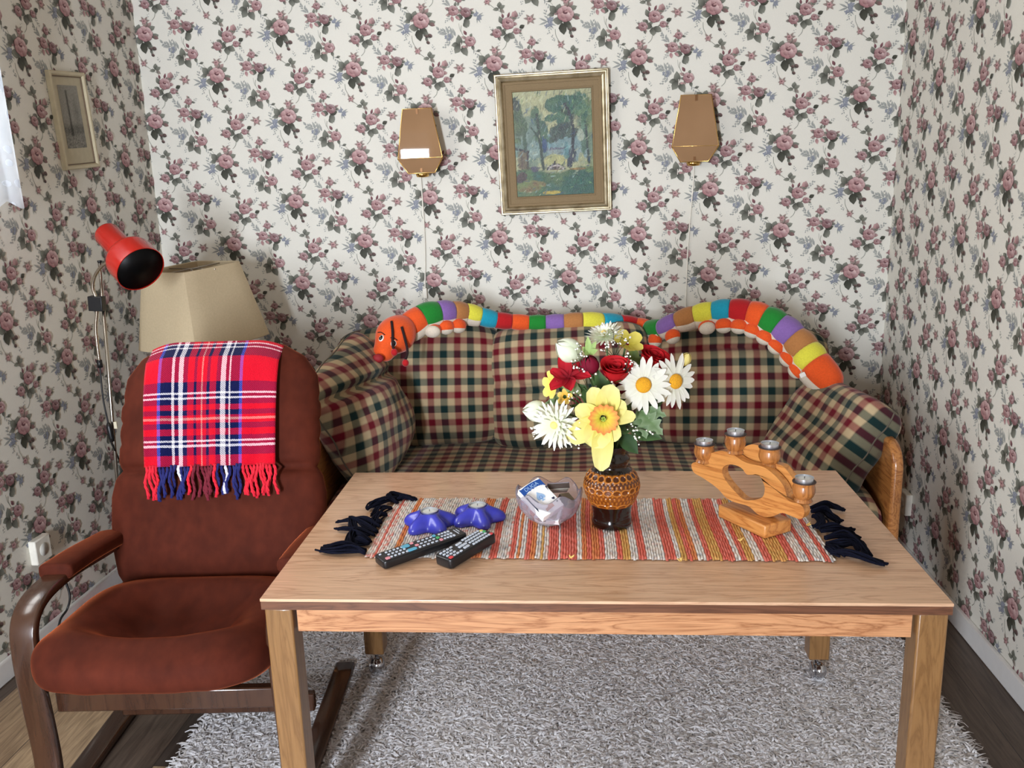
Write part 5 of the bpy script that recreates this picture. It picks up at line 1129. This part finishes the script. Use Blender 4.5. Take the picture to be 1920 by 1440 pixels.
def painted_landscape(cw_, ch_):
    nx, ny = 190, 248; X, Y = np.meshgrid(np.linspace(0, 1, nx), np.linspace(0, 1, ny)); r_ = np.random.default_rng(4)
    def fbm(sx, sy, seed, o=4):
        q = np.random.default_rng(seed); A = np.zeros_like(X); amp = 1
        for k in range(o):
            gx, gy = int(sx*2**k)+2, int(sy*2**k)+2; G = q.random((gy, gx)); fx, fy = X*(gx-1.001), Y*(gy-1.001); ix, iy = fx.astype(int), fy.astype(int); tx, ty = fx-ix, fy-iy; tx, ty = tx*tx*(3-2*tx), ty*ty*(3-2*ty)
            A += amp*((G[iy, ix]*(1-tx)+G[iy, ix+1]*tx)*(1-ty)+(G[iy+1, ix]*(1-tx)+G[iy+1, ix+1]*tx)*ty); amp *= .5
        return A/1.9
    C_ = lambda *q: np.array(c(*q)[:3]); img = np.zeros((ny, nx, 3)); n1, n2, n3 = fbm(5, 7, 1), fbm(12, 16, 2), fbm(3, 4, 3)
    sky = C_(176, 176, 140)+(C_(206, 200, 160)-C_(176, 176, 140))*n1[..., None]; img[:] = sky
    def blend(mask, col, col2=None, nn=n2, soft=1.0):
        m = np.clip(mask, 0, 1)[..., None]*soft; cc = C_(*col) if col2 is None else C_(*col)+(C_(*col2)-C_(*col))*np.clip(nn*1.8-.4, 0, 1)[..., None]; img[:] = img*(1-m)+cc*m
    def blob(x, y, rx, ry, a=0, rough=.5, nn=n2):
        dx, dy = X-x, Y-y; ca, sa = math.cos(a), math.sin(a); u, v = (dx*ca+dy*sa)/rx, (-dx*sa+dy*ca)/ry; return np.clip((1.05-np.hypot(u, v)+rough*(nn-.5))*7, 0, 1)
    def line(P, w, tap=1):
        m = np.zeros_like(X)
        for (x0, y0), (x1, y1) in zip(P[:-1], P[1:]):
            dx, dy = x1-x0, (y1-y0)*1.3; t_ = np.clip(((X-x0)*dx+(Y-y0)*1.3*dy)/(dx*dx+dy*dy+1e-9), 0, 1); dd = np.hypot(X-x0-t_*dx, (Y-y0)*1.3-t_*dy); m = np.maximum(m, np.clip((w-dd)/w*3, 0, 1))
        return m
    # Y = 0 is the bottom edge
    blend(blob(.5, .46, .6, .16, 0, .6, n1), (150, 170, 172), (112, 146, 160)); blend(blob(.52, .40, .35, .05, 0, .4), (120, 150, 164), (160, 170, 172)); blend(blob(.5, .34, .28, .05, 0, .4), (206, 196, 140), (180, 180, 130))
    blend(blob(.45, .45, .2, .012, 0, .2), (112, 108, 130)); blend(blob(.18, .52, .22, .3, 0, .9, n1), (130, 150, 140), (96, 124, 112), soft=.8)
    blend(blob(.05, .72, .08, .22, 0, .9), (74, 92, 70), (112, 130, 92)); blend(blob(.03, .88, .06, .07, 0, .9), (70, 78, 70)); blend(blob(.14, .60, .05, .2, .1, .9), (92, 112, 84), (60, 84, 72))
    blend(blob(.28, .70, .06, .16, .05, 1.0), (58, 92, 84), (100, 126, 96)); blend(blob(.22, .62, .06, .12, -.3, 1.0), (80, 110, 100), (150, 168, 164)); blend(blob(.37, .62, .06, .12, .2, 1.0), (90, 120, 92), (60, 94, 84)); blend(blob(.38, .48, .035, .07, 0, .7), (36, 66, 120), (70, 96, 130)); blend(blob(.24, .45, .08, .08, 0, .9), (170, 184, 180), (130, 156, 156))
    blend(line([(.30, .78), (.32, .55), (.35, .3), (.36, .26)], .022), (56, 70, 60)); blend(line([(.32, .55), (.22, .66)], .012), (60, 78, 66))
    for q in ((.62, .90, .24, .06, .05), (.80, .86, .18, .12, 0), (.52, .84, .16, .05, -.2), (.72, .80, .16, .09, .2), (.9, .78, .1, .14, 0), (.48, .74, .12, .03, 0), (.62, .70, .1, .05, -.3)): blend(blob(*q[:4], q[4], 1.0), (46, 92, 84), (92, 124, 96))
    blend(blob(.84, .80, .1, .05, 0, 1.0), (120, 146, 104), (70, 112, 96)); blend(blob(.78, .70, .07, .06, 0, .9), (180, 168, 128), (140, 156, 140), soft=.7)
    for q in ((.60, .64, .14, .05, .2), (.55, .58, .1, .035, -.2), (.68, .60, .15, .05, 0), (.50, .54, .07, .03, .2)): blend(blob(*q[:4], q[4], 1.0), (54, 62, 66), (84, 104, 92))
    blend(line([(.66, .86), (.74, .74), (.76, .6), (.74, .45), (.68, .28)], .024), (44, 48, 54)); blend(blob(.72, .36, .06, .1, -.2, .8), (62, 64, 84), (44, 60, 70)); blend(blob(.66, .42, .04, .1, 0, .8), (90, 140, 150), (64, 112, 124), soft=.8)
    blend(line([(.74, .74), (.62, .80)], .012), (48, 56, 58)); blend(blob(.9, .52, .06, .14, 0, 1.0), (66, 98, 84), (120, 150, 130)); blend(blob(.97, .5, .05, .4, 0, 1.0), (96, 122, 92), (130, 146, 96), soft=.7); blend(line([(.92, .68), (.93, .5), (.95, .3)], .018), (50, 66, 62)); blend(blob(.85, .56, .05, .06, 0, .8), (196, 200, 184), (150, 170, 164)); blend(blob(.85, .33, .045, .07, 0, .7), (196, 190, 140), (150, 164, 150))
    blend(((X > .03) & (X < .15) & (Y > .24) & (Y < .44)).astype(float)*(.75+.25*n2), (134, 110, 78), (96, 80, 62)); blend(line([(.0, .47), (.08, .45), (.17, .43)], .02), (52, 48, 52)); blend(line([(.155, .43), (.155, .24)], .014), (72, 60, 52)); blend(line([(.08, .43), (.08, .26)], .008), (84, 68, 54))
    g = np.clip((.255+.02*np.sin(X*9)+.03*(n2-.5)-Y)*40, 0, 1); blend(g, (58, 98, 66), (110, 130, 84), n1); blend(g*np.clip((n3-.45)*6, 0, 1), (40, 88, 88), (62, 110, 90)); blend(g*blob(.15, .1, .2, .06, 0, .9), (120, 140, 80), (134, 104, 66)); blend(blob(.45, .025, .12, .02, 0, .5), (206, 178, 74), (180, 160, 70)); blend(blob(.85, .1, .25, .12, 0, 1.0), (30, 78, 74), (52, 104, 84)); blend(blob(.06, .18, .08, .05, .4, .7), (66, 50, 60), (96, 70, 60)); blend(blob(.24, .26, .06, .03, 0, .6), (84, 78, 100)); blend(blob(.8, .245, .1, .012, 0, .5), (180, 140, 70), (120, 90, 60))
    hull = np.clip((1-np.hypot((X-.52)/.115, (Y-.245)/.055))*14, 0, 1)*(Y > .245); blend(hull, (206, 190, 190)); blend(np.clip((1-np.hypot((X-.52)/.085, (Y-.245)/.036))*14, 0, 1)*(Y > .245), (98, 70, 62)); blend(np.clip((.12-abs(np.hypot((X-.52)/.115, (Y-.245)/.055)-1))*14, 0, 1)*(Y > .245), (40, 36, 52)); blend(line([(.505, .30), (.505, .325)], .012), (40, 34, 40))
    q_ = np.random.default_rng(12)
    for k in range(1500):      # short brush strokes dragged over the underpainting
        px, py = q_.random(), q_.random(); i0, j0 = int(py*(ny-1)), int(px*(nx-1)); a = (q_.normal(.2, .5) if py < .28 else q_.normal(1.1, .6)); L = q_.uniform(.018, .05); w_ = q_.uniform(.004, .009)
        y0, y1, x0, x1 = max(0, i0-12), min(ny, i0+13), max(0, j0-9), min(nx, j0+10); xs, ys = X[y0:y1, x0:x1]-px, (Y[y0:y1, x0:x1]-py)*1.25
        u, v = xs*math.cos(a)+ys*math.sin(a), -xs*math.sin(a)+ys*math.cos(a); m = np.clip((1-np.hypot(u/L, v/w_))*3, 0, .7)[..., None]
        col = img[i0, j0]*(1+q_.normal(0, .28))+q_.normal(0, .008, 3)
        if q_.random() < .09: col = [C_(202, 204, 176), C_(150, 176, 178), C_(40, 64, 66), C_(40, 80, 120), C_(116, 150, 96)][q_.integers(0, 5)]
        img[y0:y1, x0:x1] = img[y0:y1, x0:x1]*(1-m)+np.clip(col, .005, .75)*m
    img = np.clip(img*np.array([.70, .74, .68])*(.80+.3*fbm(30, 18, 9, 2)[..., None]), 0, 1); return X, Y, np.concatenate([img, np.ones((ny, nx, 1))], 2), n2
cwid, chei = pw_-.13, ph_-.13
Xp, Yp, Ip, Np = painted_landscape(cwid, chei)
MB().grid([[Vector(((x-.5)*cwid, -.0055-.0008*k, (y-.5)*chei)) for x, y, k in zip(a, b_, n_)] for a, b_, n_ in zip(Xp, Yp, Np)], col=[[tuple(q) for q in row] for row in Ip]).build('canvas', vcol('oil_paint', .42, .4, .1, 260, bump=.4), pic)
# small etching on the left wall
lp = [W(u, v, XL+.02, 0) for u, v in ((101, 132), (170, 139), (181, 314), (120, 317))]; lc_ = sum(lp, Vector())/4; lw = ((lp[1]-lp[0]).length+(lp[2]-lp[3]).length)/2; lh = ((lp[3]-lp[0]).length+(lp[2]-lp[1]).length)/2
et = thing('etching', 'pale framed etching of a tall tree hanging on the left wall', 'picture', (XL+.001, lc_.y, lc_.z)); et.rotation_euler = (math.radians(5.0), 0, math.radians(90)); et.rotation_mode = 'XYZ'
et.matrix_world = Matrix.Translation((XL+.001, lc_.y, lc_.z)) @ Matrix.Rotation(math.radians(4.0), 4, 'X') @ Matrix.Rotation(math.radians(90), 4, 'Z')
frame_mesh(lw, lh, [(0, 0), (0, .014), (.003, .017), (.010, .016), (.014, .010), (.014, .004)]).build('frame', plain('pale_wood_frame', c(188, 176, 146), .5), et, auto=30)
frame_mesh(lw-.028, lh-.028, [(0, .009), (.003, .009), (.0035, .005)]).build('frame_slip', plain('brown_slip', c(96, 74, 50), .5), et, auto=30)
MB().box(0, -.004, 0, lw-.03, .002, lh-.03).build('passepartout', plain('aged_paper', c(186, 176, 150), .8), et, smooth=False)
yy, xx = np.mgrid[0:60, 0:40]; xx = xx/39; yy = yy/59; nn = np.random.default_rng(2).random((60, 40)); g_ = .60-.25*np.clip((.45-yy)*3, 0, 1)*nn-.15*nn-.35*np.exp(-((xx-.38)/.05)**2)*(yy > .2)*(yy < .92)-.15*np.exp(-(((xx-.75)/.12)**2+((yy-.6)/.2)**2))-.2*np.exp(-((yy-.3)/.08)**2)
MB().grid([[Vector(((x-.5)*(lw-.09), -.0056, (y-.5)*(lh-.11)+.012)) for x, y in zip(a, b_)] for a, b_ in zip(xx, yy)], col=[[(max(.06, v*.55), max(.06, v*.53), max(.05, v*.46), 1) for v in row] for row in g_]).build('print', vcol('etching_ink', .8, .2), et)
# ------------------------------------------------------------------ wall sconces
amber = NT('amber_mirror_glass'); amber.set(Roughness=.02, IOR=1.5); amber.b.inputs['Base Color'].default_value = c(168, 124, 84); amber.b.inputs['Specular IOR Level'].default_value = .2; nz = amber.noise(amber.coord('Object'), 4, 3); amber.base(amber.ramp(nz, [(.3, c(142, 110, 80)), (.7, c(158, 124, 92))])); amber = amber.m
brass = plain('brass', c(206, 166, 96), .22, 1.0); cream_p = plain('cream_plastic', c(230, 226, 214), .5)
def sconce(label, x, z, rot, cord_px, sw_px=None, turn=0):
    o = thing('wall_sconce', label, 'wall lamp', (x, D_, z)); o.rotation_euler = (0, rot, turn); d = .085; o.location.y -= .004
    up = [(-.053, .118), (.053, .118), (.083, -.058), (-.083, -.058)]; lo = [(-.083, -.058), (.083, -.058), (.050, -.112), (-.050, -.112)]
    V = [Vector((a, -d, b_)) for a, b_ in up]+[Vector((a, -d+.018, b_)) for a, b_ in lo[2:]]
    g = MB(); g.add(V[:4], [(3, 2, 1, 0)]); g.build('front_glass', amber, o, smooth=False, solid=.004)
    g = MB(); g.add([V[3], V[2], V[4], V[5]], [(3, 2, 1, 0)]); g.build('lower_glass', amber, o, smooth=False, solid=.004)
    for s in (0, 1):
        i, j, k = ((0, 3, 5), (1, 2, 4))[s]; sg = 1 if s else -1
        Bk = [Vector((sg*.035, -.012, .100)), Vector((sg*.055, -.012, -.058)), Vector((sg*.035, -.012, -.095))]
        g = MB(); g.add([V[i], V[j], V[k]]+Bk, [(0, 1, 4, 3), (1, 2, 5, 4)]); g.build('side_glass', amber, o, smooth=False, solid=.003)
    e = MB(); e.tube(V[:4], .0027, 6, closed=True); e.tube([V[3], V[5], V[4], V[2]], .0027, 6); e.build('brass_edge', brass, o)
    MB().box(0, -.007, .0, .07, .014, .19).build('wall_plate', brass, o, bevel=.002); MB().lathe([(.001, 0), (.022, .002), (.026, .012), (.012, .03), (.001, .032)], 24, Matrix.Translation((0, -.04, -.128))).build('lamp_socket', brass, o)
    cl_ = MB()
    for zz in (.108, -.098): cl_.box(0, -d-.003+(.015 if zz < 0 else 0), zz, .008, .004, .020)
    cl_.build('clip', plain('dark_brass', c(110, 74, 40), .4, .6), o, smooth=False)
    Rm = (Matrix.Rotation(turn, 4, 'Z') @ Matrix.Rotation(rot, 4, 'Y')).inverted(); L = [Rm @ (W(u, v, D_-.006)-o.location) for u, v in cord_px]; MB().tube(smoothpath(L, 6), .0026, 8).build('cord', cream_p, o)
    if sw_px: p = Rm @ (W(*sw_px, D_-.010)-o.location); MB().box(p.x, p.y, p.z, .017, .016, .042).build('cord_switch', cream_p, o, bevel=.003)
sconce('amber glass wall lamp left of the painting, with pull switch cord', -.625, 1.523, math.radians(-1.0), [(788, 318), (791, 360), (795, 420), (797, 480), (797, 530), (797, 590)], (797, 550), .073)
sconce('amber glass wall lamp right of the painting', .388, 1.533, math.radians(.2), [(1301, 300), (1300, 340), (1294, 410), (1289, 480), (1286, 560), (1285, 610)])
# ------------------------------------------------------------------ sockets, curtain
def wall_box(label, x, y, z, sx): 
    o = thing('wall_socket', label, 'socket', (x, y, z)); MB().box(sx*.012, 0, 0, .024, .075, .078).build('housing', cream_p, o, bevel=.004); MB().tube([(sx*.0235, 0, .0), (sx*.0255, 0, 0)], .02, 20).build('socket_face', plain('socket_recess', c(200, 198, 190), .5), o)
wall_box('white wall socket low on the left wall behind the chair arm', XL, 2.34, .312, 1); wall_box('white wall socket low on the right wall beside the sofa', XR, 2.985, .225, -1)
kc_ = MB(); kc_.tube(smoothpath([W(105, 1068, XL+.03, 0), W(122, 1090, XL+.05, 0), W(131, 1118, XL+.06, 0), W(126, 1142, XL+.05, 0), W(112, 1166, XL+.045, 0), Vector((XL+.05, 2.30, .006)), Vector((XL+.10, 2.42, .006)), Vector((-1.62, 2.50, .006))], 8), .0035, 8)
kc = kc_.build('power_cord', black); tag(kc, 'black cable looping down from the wall socket behind the chair arm', 'cord')
def lace_mat():
    t = NT('white_lace'); t.set(Roughness=.9); uv = t.n('ShaderNodeUVMap'); v = t.n('ShaderNodeTexVoronoi'); t.l(uv.outputs[0], v.inputs['Vector']); v.inputs['Scale'].default_value = 30
    t.b.inputs['Base Color'].default_value = c(240, 243, 246); tr = t.n('ShaderNodeBsdfTranslucent'); tr.inputs[0].default_value = c(232, 240, 250); mx = t.n('ShaderNodeMixShader'); mx.inputs[0].default_value = .45
    t.l(t.b.outputs[0], mx.inputs[1]); t.l(tr.outputs[0], mx.inputs[2]); tp = t.n('ShaderNodeBsdfTransparent'); m2 = t.n('ShaderNodeMixShader'); n_ = t.noise(uv.outputs[0], 22, 3)
    t.l(t.math('MULTIPLY', t.math('GREATER_THAN', t.math('ADD', v.outputs[0], t.math('MULTIPLY', n_, .5)), .62), .45), m2.inputs[0]); t.l(mx.outputs[0], m2.inputs[1]); t.l(tp.outputs[0], m2.inputs[2]); t.l(m2.outputs[0], t.out.inputs[0]); return t.m
cur = thing('lace_curtain', 'white lace curtain with scalloped hem at the window on the left', 'curtain', (XL+.08, 2.42, 1.36)); P, U = [], []
for i in range(61):
    q = i/60; row, ur = [], []
    for k in range(41):
        a = k/40; y1 = 2.4275-.014*q; y0 = 2.12-.05*q; y = y0+(y1-y0)*a; scal = .022*abs(math.sin(a*PI*4.5+PI*.5))*max(0, (.12-q)/.12)
        z = 1.357+q*.78+(.022-scal if q < .12 else .0)*max(0, (.12-q)/.12)-.022*max(0, (.12-q)/.12)+.0*a+.012*(1-a)*(q < .2); x = XL+.075+.018*math.sin(a*16)*(1-.5*q)
        row.append(Vector((x, y, z))-cur.location); ur.append((a*.31, q*.78))
    P.append(row); U.append(ur)
MB().grid(P, U).build('lace_panel', lace_mat(), cur, solid=.0012)
rodm = MB().tube([(XL+.075-cur.location.x, 1.0-cur.location.y, 2.15-cur.location.z), (XL+.075-cur.location.x, 2.46-cur.location.y, 2.15-cur.location.z)], .008, 10).build('curtain_rod', white, cur)
# ------------------------------------------------------------------ light, sky, camera
w = bpy.data.worlds.new('daylight'); scn.world = w; w.use_nodes = True; bg = w.node_tree.nodes['Background']; bg.inputs[0].default_value = (.78, .88, 1.0, 1); bg.inputs[1].default_value = .8
def area(name, loc, aim, sx, sy, power, col):
    l = bpy.data.lights.new(name, 'AREA'); l.shape = 'RECTANGLE'; l.size = sx; l.size_y = sy; l.energy = power; l.color = col; o = bpy.data.objects.new(name, l); COL.objects.link(o); o.location = loc
    o.rotation_euler = (Vector(aim)-Vector(loc)).to_track_quat('-Z', 'Y').to_euler(); return o
area('window_daylight', (XL-.13, 1.72, 1.72), (XL+1, 1.72, 1.40), 1.3, .8, 30, (1.0, .985, .95))
area('rear_daylight', (-.87, YB-.12, 1.05), (-.5, 2.3, .7), .26, 1.28, 195, (.83, .90, 1.0))
cam = bpy.data.cameras.new('camera'); co = bpy.data.objects.new('camera', cam); COL.objects.link(co); cam.sensor_width = 36; cam.lens = F_PX/1920*36; cam.clip_start = .02
M = Matrix((RT, UP, -_fw)).transposed().to_4x4(); M.translation = (0, 0, CAMZ); co.matrix_world = M; scn.camera = co
scn.view_settings.view_transform = 'Standard'; scn.view_settings.look = 'None'; scn.view_settings.gamma = 1; scn.view_settings.use_curve_mapping = False; scn.view_settings.exposure = -0.02
scn.cycles.use_denoising = True; scn.cycles.max_bounces = 10; scn.cycles.transmission_bounces = 8; scn.cycles.transparent_max_bounces = 12; scn.cycles.sample_clamp_indirect = 6
